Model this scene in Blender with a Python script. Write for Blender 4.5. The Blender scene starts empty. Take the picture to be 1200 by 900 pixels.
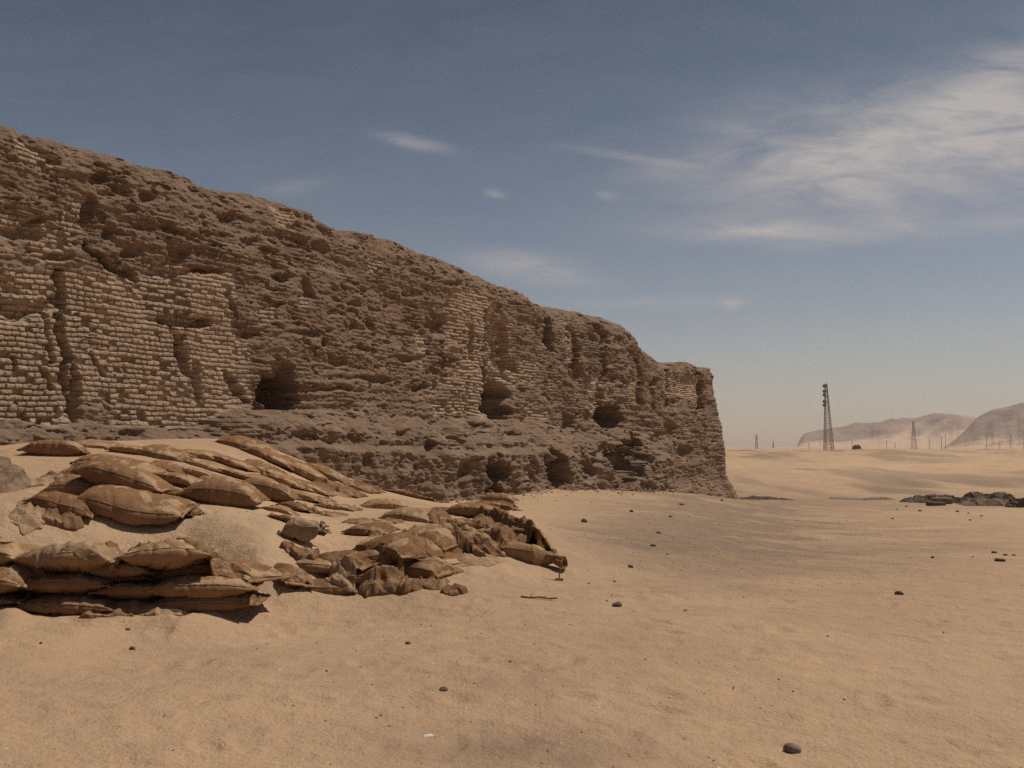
import bpy, bmesh, math, random
import numpy as np
from mathutils import Vector
from mathutils.bvhtree import BVHTree

C = bpy.context.scene.collection
scene = bpy.context.scene
R = math.radians
rng = np.random.default_rng(7)

# ------------------------------------------------------------------ camera model
F, CX, CY = 1150.0, 600.0, 450.0
EYE = np.array([0.0, 0.0, 1.6])
PITCH = math.atan(73.0 / F)
FW = np.array([0, math.cos(PITCH), math.sin(PITCH)])
UP = np.array([0, -math.sin(PITCH), math.cos(PITCH)])


def ray(px, py):
    return FW + np.array([(px - CX) / F, 0, 0]) - UP * ((py - CY) / F)


def at_depth(px, py, d):
    r = ray(px, py)
    return EYE + r * (d / r[1])


def depth_for_z(px, py, z):
    r = ray(px, py)
    return r[1] * (z - EYE[2]) / r[2]


def project(x, y, z):
    rx, ry, rz = x, y, z - EYE[2]
    dep = ry * FW[1] + rz * FW[2]
    dep = np.maximum(dep, 0.05)
    up = ry * UP[1] + rz * UP[2]
    return CX + F * rx / dep, CY - F * up / dep


# ------------------------------------------------------------------ noise
def _h(ix, iy, iz, seed):
    h = (ix * 374761393 + iy * 668265263 + iz * 2147483647 + seed * 974634777) & 0xFFFFFFFF
    h = ((h ^ (h >> 13)) * 1274126177) & 0xFFFFFFFF
    h = ((h ^ (h >> 15)) * 2246822519) & 0xFFFFFFFF
    return ((h ^ (h >> 16)) & 0xFFFFF) / 524287.5 - 1.0


def _i(a):
    return np.floor(a).astype(np.int64)


def n2(x, y, seed=0):
    x = np.asarray(x, float); y = np.asarray(y, float)
    ix, iy = _i(x), _i(y)
    fx, fy = x - ix, y - iy
    fx = fx * fx * fx * (fx * (fx * 6 - 15) + 10)
    fy = fy * fy * fy * (fy * (fy * 6 - 15) + 10)
    a = _h(ix, iy, 0, seed); b = _h(ix + 1, iy, 0, seed)
    c = _h(ix, iy + 1, 0, seed); d = _h(ix + 1, iy + 1, 0, seed)
    return (a + (b - a) * fx) * (1 - fy) + (c + (d - c) * fx) * fy


def fbm(x, y, oct=4, seed=0, gain=0.5, lac=2.03):
    s = 0.0; a = 1.0; t = 0.0
    for k in range(oct):
        s = s + a * n2(x, y, seed + k * 17)
        t += a; a *= gain
        x = x * lac + 3.7; y = y * lac - 1.3
    return s / t


def n3(x, y, z, seed=0):
    ix, iy, iz = _i(x), _i(y), _i(z)
    fx, fy, fz = x - ix, y - iy, z - iz
    fx = fx * fx * (3 - 2 * fx); fy = fy * fy * (3 - 2 * fy); fz = fz * fz * (3 - 2 * fz)
    r = 0.0
    for dz in (0, 1):
        wz = fz if dz else 1 - fz
        a = _h(ix, iy, iz + dz, seed); b = _h(ix + 1, iy, iz + dz, seed)
        c = _h(ix, iy + 1, iz + dz, seed); d = _h(ix + 1, iy + 1, iz + dz, seed)
        r = r + wz * ((a + (b - a) * fx) * (1 - fy) + (c + (d - c) * fx) * fy)
    return r


def fbm3(x, y, z, oct=3, seed=0):
    s = 0.0; a = 1.0; t = 0.0
    for k in range(oct):
        s = s + a * n3(x, y, z, seed + 13 * k); t += a; a *= 0.5
        x, y, z = x * 2.1 + 1.7, y * 2.1 - 4.1, z * 2.1 + 9.2
    return s / t


def sstep(a, b, x):
    t = np.clip((x - a) / (b - a), 0, 1)
    return t * t * (3 - 2 * t)


# ------------------------------------------------------------------ object helpers
def tag(o, label=None, cat=None, group=None, kind=None):
    if label: o['label'] = label
    if cat: o['category'] = cat
    if group: o['group'] = group
    if kind: o['kind'] = kind
    return o


def empty(name, loc, rz=0.0):
    o = bpy.data.objects.new(name, None)
    o.empty_display_size = 0.2
    o.location = loc; o.rotation_euler = (0, 0, rz)
    C.objects.link(o)
    return o


def mesh_obj(name, verts, faces, mat, parent=None, loc=None, smooth=True, attrs=None):
    verts = np.asarray(verts, dtype=np.float64)
    me = bpy.data.meshes.new(name)
    if isinstance(faces, np.ndarray) and faces.ndim == 2:
        n, k = faces.shape
        me.vertices.add(len(verts))
        me.vertices.foreach_set('co', verts.astype(np.float32).ravel())
        me.loops.add(n * k)
        me.loops.foreach_set('vertex_index', faces.astype(np.int32).ravel())
        me.polygons.add(n)
        me.polygons.foreach_set('loop_start', np.arange(0, n * k, k, dtype=np.int32))
        me.polygons.foreach_set('loop_total', np.full(n, k, dtype=np.int32))
        me.update(calc_edges=True)
        me.validate()
    else:
        me.from_pydata([tuple(v) for v in verts], [], [tuple(int(i) for i in f) for f in faces])
        me.update()
    me.polygons.foreach_set('use_smooth', np.full(len(me.polygons), smooth, dtype=bool))
    if attrs:
        for nm, val in attrs.items():
            a = me.attributes.new(nm, 'FLOAT_COLOR', 'POINT')
            a.data.foreach_set('color', np.asarray(val, dtype=np.float32).ravel())
    me.materials.append(mat)
    o = bpy.data.objects.new(name, me)
    if loc is not None: o.location = loc
    if parent is not None: o.parent = parent
    C.objects.link(o)
    return o


def grid_faces(nr, nc, wrap=False, flip=False):
    r = np.arange(nr - 1)[:, None]
    c = np.arange(nc if wrap else nc - 1)[None, :]
    c2 = (c + 1) % nc
    a = r * nc + c; b = r * nc + c2; d = (r + 1) * nc + c2; e = (r + 1) * nc + c
    f = np.stack([a, b, d, e], -1).reshape(-1, 4)
    return f[:, ::-1] if flip else f


class MB:
    """collects bars and boxes into one mesh"""
    def __init__(self): self.v = []; self.f = []

    def bar(self, p, q, r, n=5, r2=None):
        p = Vector(p); q = Vector(q); d = q - p
        if d.length < 1e-6: return self
        d.normalize()
        a = d.orthogonal().normalized(); b = d.cross(a)
        r2 = r if r2 is None else r2
        o = len(self.v)
        for c, rr in ((p, r), (q, r2)):
            for k in range(n):
                t = 2 * math.pi * k / n
                self.v.append(tuple(c + a * (rr * math.cos(t)) + b * (rr * math.sin(t))))
        for k in range(n):
            k2 = (k + 1) % n
            self.f.append((o + k, o + k2, o + n + k2, o + n + k))
        self.f.append(tuple(o + k for k in range(n))[::-1])
        self.f.append(tuple(o + n + k for k in range(n)))
        return self

    def build(self, name, mat, parent=None, loc=None, smooth=False):
        return mesh_obj(name, self.v, self.f, mat, parent, loc, smooth)


# ------------------------------------------------------------------ materials
def new_mat(name):
    m = bpy.data.materials.new(name); m.use_nodes = True
    nt = m.node_tree
    b = nt.nodes['Principled BSDF']
    b.inputs['Roughness'].default_value = 0.95
    b.inputs['Specular IOR Level'].default_value = 0.15
    return m, nt, b


class NT:
    def __init__(self, nt): self.nt = nt

    def n(self, typ, **kw):
        x = self.nt.nodes.new(typ)
        for k, v in kw.items():
            if hasattr(x, k) and not k[0].isupper(): setattr(x, k, v)
            else: x.inputs[k.replace('_', ' ')].default_value = v
        return x

    def l(self, a, b): self.nt.links.new(a, b)

    def coord(self, kind='Object'): return self.n('ShaderNodeTexCoord').outputs[kind]

    def noise(self, vec, scale, detail=4, rough=0.55, dist=0.0):
        x = self.n('ShaderNodeTexNoise')
        x.inputs['Scale'].default_value = scale; x.inputs['Detail'].default_value = detail
        x.inputs['Roughness'].default_value = rough; x.inputs['Distortion'].default_value = dist
        self.l(vec, x.inputs['Vector']); return x.outputs['Fac']

    def ramp(self, fac, stops):
        x = self.n('ShaderNodeValToRGB')
        cr = x.color_ramp
        while len(cr.elements) < len(stops): cr.elements.new(0.5)
        for e, (p, c) in zip(cr.elements, stops):
            e.position = p; e.color = (*c, 1) if not isinstance(c, (int, float)) else (c, c, c, 1)
        self.l(fac, x.inputs['Fac']); return x.outputs['Color']

    def mix(self, fac, a, b, mode='MIX'):
        x = self.n('ShaderNodeMix'); x.data_type = 'RGBA'; x.blend_type = mode
        for sock, v in ((x.inputs[0], fac), (x.inputs[6], a), (x.inputs[7], b)):
            if isinstance(v, (int, float)): sock.default_value = v
            elif isinstance(v, tuple): sock.default_value = (*v, 1)
            else: self.l(v, sock)
        return x.outputs[2]

    def math(self, op, a, b=None, c=None, clamp=False):
        x = self.n('ShaderNodeMath'); x.operation = op; x.use_clamp = clamp
        for i, v in enumerate((a, b, c)):
            if v is None: continue
            if isinstance(v, (int, float)): x.inputs[i].default_value = v
            else: self.l(v, x.inputs[i])
        return x.outputs[0]

    def bump(self, h, dist, strength=1.0, normal=None):
        x = self.n('ShaderNodeBump')
        x.inputs['Distance'].default_value = dist; x.inputs['Strength'].default_value = strength
        self.l(h, x.inputs['Height'])
        if normal is not None: self.l(normal, x.inputs['Normal'])
        return x.outputs['Normal']


SAND = (0.52, 0.342, 0.205)


def mat_sand():
    m, nt, b = new_mat('sand'); g = NT(nt)
    P = g.coord('Object')
    at = g.n('ShaderNodeAttribute'); at.attribute_name = 'mask'
    sep = g.n('ShaderNodeSeparateColor'); g.l(at.outputs['Color'], sep.inputs['Color'])
    big = g.noise(P, 0.35, 5, 0.6)
    mid = g.noise(P, 2.3, 5, 0.65)
    fine = g.noise(P, 38, 4, 0.7)
    grain = g.noise(P, 160, 2, 0.7)
    base = g.mix(g.ramp(big, [(0.35, 0.0), (0.68, 1.0)]), SAND, (0.42, 0.272, 0.165))
    base = g.mix(g.math('MULTIPLY', g.ramp(mid, [(0.45, 0.0), (0.72, 1.0)]), 0.5), base, (0.40, 0.26, 0.155))
    # grey-brown gravelly ground and painted slope shading where the mask says so
    gm = g.math('MULTIPLY', sep.outputs['Red'], g.ramp(mid, [(0.3, 0.65), (0.6, 1.0)]))
    base = g.mix(gm, base, (0.235, 0.160, 0.110))
    base = g.mix(sep.outputs['Green'], base, (0.215, 0.155, 0.108))
    base = g.mix(g.math('MULTIPLY', sep.outputs['Blue'], 0.8), base, (0.56, 0.385, 0.235))
    base = g.mix(g.math('MULTIPLY', g.ramp(fine, [(0.56, 0.0), (0.70, 1.0)]), 0.38), base, (0.27, 0.175, 0.11))
    base = g.mix(g.math('MULTIPLY', g.ramp(fine, [(0.27, 1.0), (0.40, 0.0)]), 0.30), base, (0.66, 0.49, 0.34))
    base = g.mix(g.math('MULTIPLY', g.ramp(grain, [(0.60, 0.0), (0.72, 1.0)]), 0.45), base, (0.22, 0.145, 0.095))
    vo = g.n('ShaderNodeTexVoronoi'); vo.inputs['Scale'].default_value = 26; g.l(P, vo.inputs['Vector'])
    sc = g.n('ShaderNodeSeparateColor'); g.l(vo.outputs['Color'], sc.inputs['Color'])
    pick = g.math('MULTIPLY', g.math('GREATER_THAN', sc.outputs['Red'], 0.93), g.math('LESS_THAN', vo.outputs['Distance'], 0.24))
    base = g.mix(pick, base, g.mix(sc.outputs['Green'], (0.15, 0.10, 0.07), (0.62, 0.5, 0.38)))
    g.l(base, b.inputs['Base Color'])
    h = g.math('ADD', g.math('MULTIPLY', mid, 2.2), g.math('ADD', g.math('MULTIPLY', fine, 0.42), g.math('MULTIPLY', grain, 0.10)))
    g.l(g.bump(h, 0.042, 0.9), b.inputs['Normal'])
    return m


def mat_wall():
    m, nt, b = new_mat('mud_brick'); g = NT(nt)
    P = g.coord('Object')
    at = g.n('ShaderNodeAttribute'); at.attribute_name = 'mask'
    sep = g.n('ShaderNodeSeparateColor'); g.l(at.outputs['Color'], sep.inputs['Color'])
    mp = g.n('ShaderNodeMapping'); mp.inputs['Scale'].default_value = (1, 1, 2.6); g.l(P, mp.inputs['Vector'])
    big = g.noise(P, 0.45, 4, 0.6)
    mid = g.noise(mp.outputs[0], 1.5, 6, 0.68)
    fine = g.noise(mp.outputs[0], 5.5, 6, 0.75)
    grit = g.noise(P, 17, 5, 0.75)
    rough = g.mix(g.ramp(mid, [(0.34, 0.0), (0.66, 1.0)]), (0.245, 0.160, 0.104), (0.365, 0.246, 0.163))
    rough = g.mix(g.math('MULTIPLY', g.ramp(big, [(0.45, 0.0), (0.62, 1.0)]), 0.30), rough, (0.225, 0.143, 0.095))
    rough = g.mix(g.math('MULTIPLY', g.ramp(fine, [(0.50, 0.0), (0.66, 1.0)]), 0.55), rough, (0.165, 0.11, 0.075))
    rough = g.mix(g.math('MULTIPLY', g.ramp(grit, [(0.54, 0.0), (0.68, 1.0)]), 0.55), rough, (0.18, 0.12, 0.08))
    rough = g.mix(g.math('MULTIPLY', g.ramp(grit, [(0.32, 1.0), (0.43, 0.0)]), 0.5), rough, (0.47, 0.345, 0.245))
    brick = g.mix(sep.outputs['Blue'], (0.48, 0.345, 0.237), (0.60, 0.44, 0.305))
    brick = g.mix(g.math('MULTIPLY', g.ramp(grit, [(0.52, 0.0), (0.68, 1.0)]), 0.4), brick, (0.34, 0.235, 0.155))
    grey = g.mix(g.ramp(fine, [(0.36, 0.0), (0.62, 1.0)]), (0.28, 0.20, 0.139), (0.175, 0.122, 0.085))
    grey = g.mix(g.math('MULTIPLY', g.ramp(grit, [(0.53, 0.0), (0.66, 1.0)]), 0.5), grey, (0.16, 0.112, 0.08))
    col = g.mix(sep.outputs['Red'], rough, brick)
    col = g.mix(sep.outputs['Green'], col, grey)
    g.l(col, b.inputs['Base Color'])
    h = g.math('ADD', g.math('MULTIPLY', fine, 0.9), g.math('MULTIPLY', grit, 0.5))
    g.l(g.bump(h, 0.10, 1.0), b.inputs['Normal'])
    return m


def mat_burlap(name, c1, c2, sandy=0.6):
    m, nt, b = new_mat(name); g = NT(nt)
    P = g.coord('Object')
    geo = g.n('ShaderNodeNewGeometry')
    sx = g.n('ShaderNodeSeparateXYZ'); g.l(geo.outputs['Normal'], sx.inputs[0])
    mid = g.noise(P, 4.5, 5, 0.6, 0.6)
    fine = g.noise(P, 45, 4, 0.7)
    base = g.mix(g.ramp(mid, [(0.32, 0.0), (0.68, 1.0)]), c1, c2)
    base = g.mix(g.math('MULTIPLY', g.ramp(fine, [(0.5, 0.0), (0.72, 1.0)]), 0.35), base, tuple(x * 0.5 for x in c1))
    # wind-blown sand that has settled in patches on the upper faces
    pn = g.noise(P, 2.1, 5, 0.62, 0.4)
    dust = g.math('MULTIPLY', g.ramp(sx.outputs['Z'], [(0.62, 0.0), (0.80, 1.0)]), g.ramp(pn, [(0.50, 0.0), (0.545, 1.0)]))
    base = g.mix(g.math('MULTIPLY', dust, sandy), base, (0.50, 0.34, 0.205))
    ble = g.noise(P, 1.3, 4, 0.6)
    base = g.mix(g.math('MULTIPLY', g.ramp(ble, [(0.5, 0.0), (0.62, 1.0)]), 0.22), base, (0.46, 0.27, 0.135))
    g.l(base, b.inputs['Base Color'])
    w = g.n('ShaderNodeTexWave'); w.inputs['Scale'].default_value = 60; w.inputs['Distortion'].default_value = 2.5
    g.l(P, w.inputs['Vector'])
    h = g.math('ADD', g.math('MULTIPLY', g.noise(P, 9, 6, 0.65, 0.8), 1.0), g.math('MULTIPLY', w.outputs['Fac'], 0.05))
    h = g.math('ADD', h, g.math('MULTIPLY', fine, 0.15))
    h = g.math('ADD', h, g.math('MULTIPLY', g.noise(P, 3.2, 3, 0.5, 1.2), 0.5))
    g.l(g.bump(h, 0.036, 1.0), b.inputs['Normal'])
    return m


def mat_rock(name, c1, c2, scale=14):
    m, nt, b = new_mat(name); g = NT(nt)
    P = g.coord('Object')
    n = g.noise(P, scale, 6, 0.65)
    g.l(g.mix(g.ramp(n, [(0.32, 0.0), (0.68, 1.0)]), c1, c2), b.inputs['Base Color'])
    g.l(g.bump(g.noise(P, scale * 2.5, 6, 0.7), 0.25 / scale, 1.0), b.inputs['Normal'])
    return m


def mat_plain(name, c, rough=0.7, metal=0.0):
    m, nt, b = new_mat(name); g = NT(nt)
    n = g.noise(g.coord('Object'), 3.0, 4)
    g.l(g.mix(n, c, tuple(x * 0.72 for x in c)), b.inputs['Base Color'])
    b.inputs['Roughness'].default_value = rough; b.inputs['Metallic'].default_value = metal
    return m


M_SAND = mat_sand()
M_WALL = mat_wall()
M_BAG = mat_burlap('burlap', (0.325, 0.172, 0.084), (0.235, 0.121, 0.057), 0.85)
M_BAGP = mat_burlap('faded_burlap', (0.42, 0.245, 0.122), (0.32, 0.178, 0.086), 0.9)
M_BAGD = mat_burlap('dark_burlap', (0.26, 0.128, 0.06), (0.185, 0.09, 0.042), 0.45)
M_RAG = mat_burlap('torn_burlap', (0.30, 0.165, 0.083), (0.205, 0.108, 0.053), 0.6)
M_RAGP = mat_burlap('faded_torn_burlap', (0.42, 0.28, 0.165), (0.30, 0.19, 0.11), 0.6)
M_ROCK = mat_rock('dark_stone', (0.125, 0.082, 0.06), (0.19, 0.132, 0.10))
M_ROCKG = mat_rock('grey_stone', (0.20, 0.145, 0.115), (0.28, 0.215, 0.175))
M_GRAV = mat_rock('brown_gravel', (0.23, 0.155, 0.10), (0.36, 0.25, 0.17))
M_MUDG = mat_rock('grey_mud', (0.16, 0.103, 0.066), (0.30, 0.202, 0.132), 7.0)
M_MUD = mat_rock('dark_mud', (0.085, 0.06, 0.046), (0.17, 0.122, 0.09), 2.4)
_g = NT(M_MUD.node_tree); _b = M_MUD.node_tree.nodes['Principled BSDF']
_geo = _g.n('ShaderNodeNewGeometry'); _sx = _g.n('ShaderNodeSeparateXYZ'); _g.l(_geo.outputs['Normal'], _sx.inputs[0])
_src = _b.inputs['Base Color'].links[0].from_socket
_du = _g.math('MULTIPLY', _g.ramp(_sx.outputs['Z'], [(0.80, 0.0), (0.97, 1.0)]), _g.ramp(_g.noise(_g.coord('Object'), 3.0, 4), [(0.45, 0.0), (0.62, 1.0)]))
_g.l(_g.mix(_g.math('MULTIPLY', _du, 0.7), _src, (0.36, 0.25, 0.155)), _b.inputs['Base Color'])
M_MUDB = mat_rock('brown_mud', (0.19, 0.135, 0.095), (0.26, 0.185, 0.125), 2.4)
M_WHITE = mat_rock('white_chip', (0.75, 0.70, 0.62), (0.62, 0.56, 0.48))
M_STEEL = mat_plain('painted_steel', (0.24, 0.17, 0.15), 0.6)
M_DRUM = mat_plain('antenna_grey', (0.10, 0.085, 0.08), 0.6)
M_CONC = mat_plain('pole_grey', (0.17, 0.14, 0.125), 0.8)
M_WOOD = mat_plain('dry_wood', (0.17, 0.11, 0.07), 0.9)

# ------------------------------------------------------------------ wall line
W0 = np.array([-10.43, 20.0])
WD = np.array([22.43, 38.0]); WL = float(np.hypot(*WD)); WD = WD / WL
WN = np.array([WD[1], -WD[0]])


def wall_depth(px):
    return 22.236 / (0.5903 - (px - CX) / F)


# ------------------------------------------------------------------ terrain
ctrl = []


def cz(px, py, z): ctrl.append(tuple(at_depth(px, py, depth_for_z(px, py, z))))
def cd(px, py, d): ctrl.append(tuple(at_depth(px, py, d)))


for px in (-350, 0, 300, 600, 900, 1200, 1550):
    for py in (1150, 900, 820, 765):
        cz(px, py, 0.0)
for px, py in ((0, 706), (150, 725), (320, 703), (400, 695), (520, 708), (650, 680), (-200, 706)):
    cz(px, py, 0.0)
for px in (-200, 0, 100, 200, 270): cz(px, 697, 0.02)
for p in ((0, 648, 10.3), (100, 646, 10.3), (200, 645, 10.4), (300, 652, 10.9), (312, 690, 10.5), (-200, 648, 10.3),
          (380, 655, 11.6), (450, 626, 12.6), (560, 600, 15.5), (600, 602, 16.2), (640, 648, 13.4), (665, 668, 12.7),
          (685, 650, 14.6), (250, 620, 11.9), (400, 620, 13.0), (450, 600, 16.0), (500, 590, 20.0), (350, 600, 14.5),
          (200, 602, 12.8), (100, 607, 12.1), (200, 570, 14.6), (300, 570, 16.5), (100, 562, 14.6), (100, 532, 17.6),
          (250, 530, 19.5), (350, 546, 20.8), (400, 580, 19.5), (0, 612, 11.5), (-200, 612, 11.5), (0, 575, 14.0),
          (-200, 560, 14.0), (60, 518, 19.5), (170, 517, 20.8), (280, 517, 21.5),
          (400, 558, 25.0), (460, 582, 29.0), (560, 582, 34.0), (600, 577, 36.0), (700, 573, 42.0), (780, 575, 47.0),
          (830, 581, 53.0), (862, 588, 57.5)):
    cd(*p)
for p in ((700, 700, -0.02), (900, 700, -0.08), (1100, 700, -0.12), (1300, 700, -0.12), (700, 640, -0.08), (640, 620, 0.0),
          (700, 602, -0.20), (800, 640, -0.22), (800, 605, -0.42), (850, 612, -0.62), (900, 602, -1.15), (900, 640, -0.45),
          (1000, 650, -0.5), (1000, 620, -0.9), (1200, 650, -0.55), (1200, 620, -1.0), (1400, 620, -1.0), (1000, 602, -1.45),
          (1200, 604, -1.6), (1400, 604, -1.6)):
    cz(*p)
for p in ((1000, 592, 58.0), (1130, 592, 62.0), (1200, 592, 62.0), (1400, 592, 62.0), (905, 587, 64.0), (950, 585, 72.0),
          (1050, 584, 76.0), (1200, 582, 80.0), (900, 563, 110.0), (1050, 562, 112.0), (1200, 563, 110.0), (1400, 563, 110.0),
          (870, 545, 190.0), (1000, 546, 190.0), (1200, 545, 190.0), (1400, 545, 190.0), (870, 534, 330.0), (1000, 533, 330.0),
          (1200, 531, 330.0), (1400, 531, 330.0), (880, 530, 480.0), (1000, 528.6, 480.0), (1200, 525.5, 480.0), (1400, 526, 480.0)):
    cd(*p)
for th in (-170, -130, -100, -70, -50, 50, 70, 100, 130, 170):
    for r in (2.5, 8, 25):
        ctrl.append((r * math.sin(R(th)), r * math.cos(R(th)), 0.0 if r < 20 or th < 0 else -0.4))
    for r in (80, 300):
        ctrl.append((r * math.sin(R(th)), r * math.cos(R(th)), -1.6))
for th in (-45, -30, -15, -2):      # inside and behind the enclosure
    for r in (70, 150, 330, 480):
        ctrl.append((r * math.sin(R(th)), r * math.cos(R(th)), -1.6))
for px in (-100, 0, 100, 200, 300):
    d = wall_depth(px) + 3.0
    p = at_depth(px, 500, d); ctrl.append((p[0], p[1], 1.4))
ctrl = np.array(ctrl)


def warp(x, y):
    return np.arctan2(x, y) * 1.6, np.log(np.maximum(np.hypot(x, y), 1.0))


def _phi(r2):
    return 0.5 * r2 * np.log(r2 + 1e-12)


_ca, _cr = warp(ctrl[:, 0], ctrl[:, 1])
_n = len(ctrl)
_K = _phi((_ca[:, None] - _ca[None]) ** 2 + (_cr[:, None] - _cr[None]) ** 2) + np.eye(_n) * 4e-4
_Pm = np.stack([np.ones(_n), _ca, _cr], 1)
_A = np.block([[_K, _Pm], [_Pm.T, np.zeros((3, 3))]])
_w = np.linalg.solve(_A, np.concatenate([ctrl[:, 2], np.zeros(3)]))


def tps(x, y):
    sh = np.shape(x)
    x = np.ravel(x); y = np.ravel(y)
    a, r = warp(x, y)
    out = np.empty_like(a)
    for s in range(0, len(a), 60000):
        aa, rr = a[s:s + 60000], r[s:s + 60000]
        k = _phi((aa[:, None] - _ca[None]) ** 2 + (rr[:, None] - _cr[None]) ** 2)
        out[s:s + 60000] = k @ _w[:_n] + _w[_n] + _w[_n + 1] * aa + _w[_n + 2] * rr
    return out.reshape(sh)


def terrain(x, y):
    x = np.asarray(x, float); y = np.asarray(y, float)
    r = np.hypot(x, y)
    cpx = CX + F * x / np.maximum(y, 0.5)
    far = sstep(420, 620, r)
    z = tps(np.where(r > 600, x * 600 / np.maximum(r, 1), x), np.where(r > 600, y * 600 / np.maximum(r, 1), y))
    z = z * (1 - far) + far * -1.9
    # the sand was scooped away in front of the collapsed stack
    cm = sstep(5, 50, cpx) * (1 - sstep(285, 325, cpx)) * (1 - sstep(9.95, 10.2, y)) * sstep(6.0, 8.2, y)
    z = z * (1 - cm) + np.minimum(z, 0.0) * cm
    # rolling dunes of the desert plain
    du = sstep(62, 130, r) * (1 - 0.75 * sstep(700, 1500, r))
    z = z + du * (fbm(x / 30, y / 42, 4, 5) * 1.5 + 1.1 * np.maximum(fbm(x / 17 + 4, y / 40, 3, 9), 0))
    z = z + du * (1 - sstep(260, 420, r)) * 0.55 * np.maximum(fbm(x / 9, y / 17, 3, 15) - 0.05, 0)
    md = sstep(18, 40, r) * (1 - 0.6 * sstep(100, 200, r))
    z = z + md * (fbm(x / 5.5, y / 8, 4, 21) * 0.16)
    nr = 1 - sstep(40, 90, r)
    z = z + nr * (fbm(x / 1.5, y / 1.5, 4, 31) * 0.035 + fbm(x / 0.33, y / 0.33, 3, 41) * 0.011 * (1 - sstep(14, 30, r)))
    return z


def hit(px, py, start=4.0, end=900.0):
    """the point of the ground that pixel looks at"""
    r = ray(px, py); r = r / r[1]
    d = np.exp(np.linspace(math.log(start), math.log(end), 1400))
    p = EYE[None] + r[None] * d[:, None]
    below = p[:, 2] < terrain(p[:, 0], p[:, 1])
    i = int(np.argmax(below)) if below.any() else len(d) - 1
    dd = np.linspace(d[max(i - 1, 0)], d[i], 40)
    p = EYE[None] + r[None] * dd[:, None]
    below = p[:, 2] < terrain(p[:, 0], p[:, 1])
    j = int(np.argmax(below)) if below.any() else 39
    return p[j]


# grid
th = np.concatenate([np.linspace(-180, -44, 60)[:-1], np.linspace(-44, 44, 820), np.linspace(44, 180, 60)[1:]])
rr = np.concatenate([np.geomspace(0.4, 3.8, 16)[:-1], np.geomspace(3.8, 70, 560)[:-1], np.geomspace(70, 4500, 330)])
TH, RR = np.meshgrid(np.radians(th), rr)
GX, GY = RR * np.sin(TH), RR * np.cos(TH)
GZ = terrain(GX, GY)
# footprints and scuffs in the loose sand of the foreground
for k in range(700):
    fx, fy = rng.uniform(-7, 8), rng.uniform(4.3, 15)
    a = rng.uniform(0, math.pi); ln, wd = rng.uniform(0.10, 0.17), rng.uniform(0.05, 0.09); dp = rng.uniform(0.005, 0.018)
    sel = (np.abs(GX - fx) < 0.6) & (np.abs(GY - fy) < 0.6)
    if not sel.any(): continue
    dx, dy = GX[sel] - fx, GY[sel] - fy
    e = ((dx * math.cos(a) + dy * math.sin(a)) / ln) ** 2 + ((-dx * math.sin(a) + dy * math.cos(a)) / wd) ** 2
    GZ[sel] += -dp * np.exp(-e) + dp * 0.45 * np.exp(-((np.sqrt(e) - 1.6) / 0.5) ** 2)
PX, PY = project(GX, GY, GZ)
front = GY > 1.0


def blob(cx, cy, rx, ry):
    return np.exp(-(((PX - cx) / rx) ** 2 + ((PY - cy) / ry) ** 2)) * front


nn = 0.55 + 0.6 * fbm(GX / 1.3, GY / 1.3, 4, 77)
grav_shade = np.clip((blob(800, 608, 150, 34) * 1.9 + blob(900, 650, 240, 60) * 0.9 + blob(620, 880, 130, 26) * 1.0 + blob(1050, 640, 200, 14) * 0.5
                + blob(560, 790, 260, 50) * 0.35 + blob(270, 615, 60, 12) * 0.5 + blob(90, 600, 40, 12) * 0.5) * nn, 0, 1)  # gravel; on the mound's flank darkened further to paint in its shading
dark = np.clip((blob(960, 590, 95, 5) * 0.9 + blob(1080, 594, 90, 4) * 0.7 + blob(1000, 586, 60, 4) * 0.6 + blob(1120, 567, 40, 4) * 0.35) * (0.7 + nn * 0.5), 0, 1)
pale = np.clip((blob(200, 640, 260, 60) * 0.6 + blob(640, 600, 120, 20) * 0.5 + blob(1100, 545, 250, 16) * 0.7 + blob(1150, 780, 160, 70) * 0.4) * (0.4 + nn), 0, 1)
plain = sstep(68, 100, RR) * (1 - sstep(500, 1200, RR))  # dune area: gravel, with dark patches that also paint in the dunes' shading
grav_shade = np.clip(grav_shade + plain * 1.0 * sstep(0.05, 0.45, fbm(GX / 14, GY / 45, 4, 78)), 0, 1)
dark = dark * 0.45 + plain * 0.5 * sstep(0.30, 0.5, fbm(GX / 8 + 7, GY / 30, 4, 79))
pale = np.clip(pale, 0, 1)
mask = np.stack([grav_shade, dark, pale, np.ones_like(grav_shade)], -1)
tag(mesh_obj('sand_ground', np.stack([GX, GY, GZ], -1).reshape(-1, 3), grid_faces(len(rr), len(th), flip=True), M_SAND, attrs={'mask': mask.reshape(-1, 4)}), kind='structure')

# ------------------------------------------------------------------ the mud-brick enclosure wall
def poly_sd(poly, X, Y):
    """signed distance in px to a polygon, positive inside"""
    p = np.array(poly, float); d2 = np.full(X.shape, 1e9); ins = np.zeros(X.shape, bool)
    for a, b in zip(p, np.roll(p, -1, 0)):
        e = b - a; t = np.clip(((X - a[0]) * e[0] + (Y - a[1]) * e[1]) / (e @ e), 0, 1)
        d2 = np.minimum(d2, (X - a[0] - t * e[0]) ** 2 + (Y - a[1] - t * e[1]) ** 2)
        c = (a[1] > Y) != (b[1] > Y)
        ins ^= c & (X < (b[0] - a[0]) * (Y - a[1]) / (b[1] - a[1] + 1e-9) + a[0])
    d = np.sqrt(d2)
    return np.where(ins, d, -d)


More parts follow.
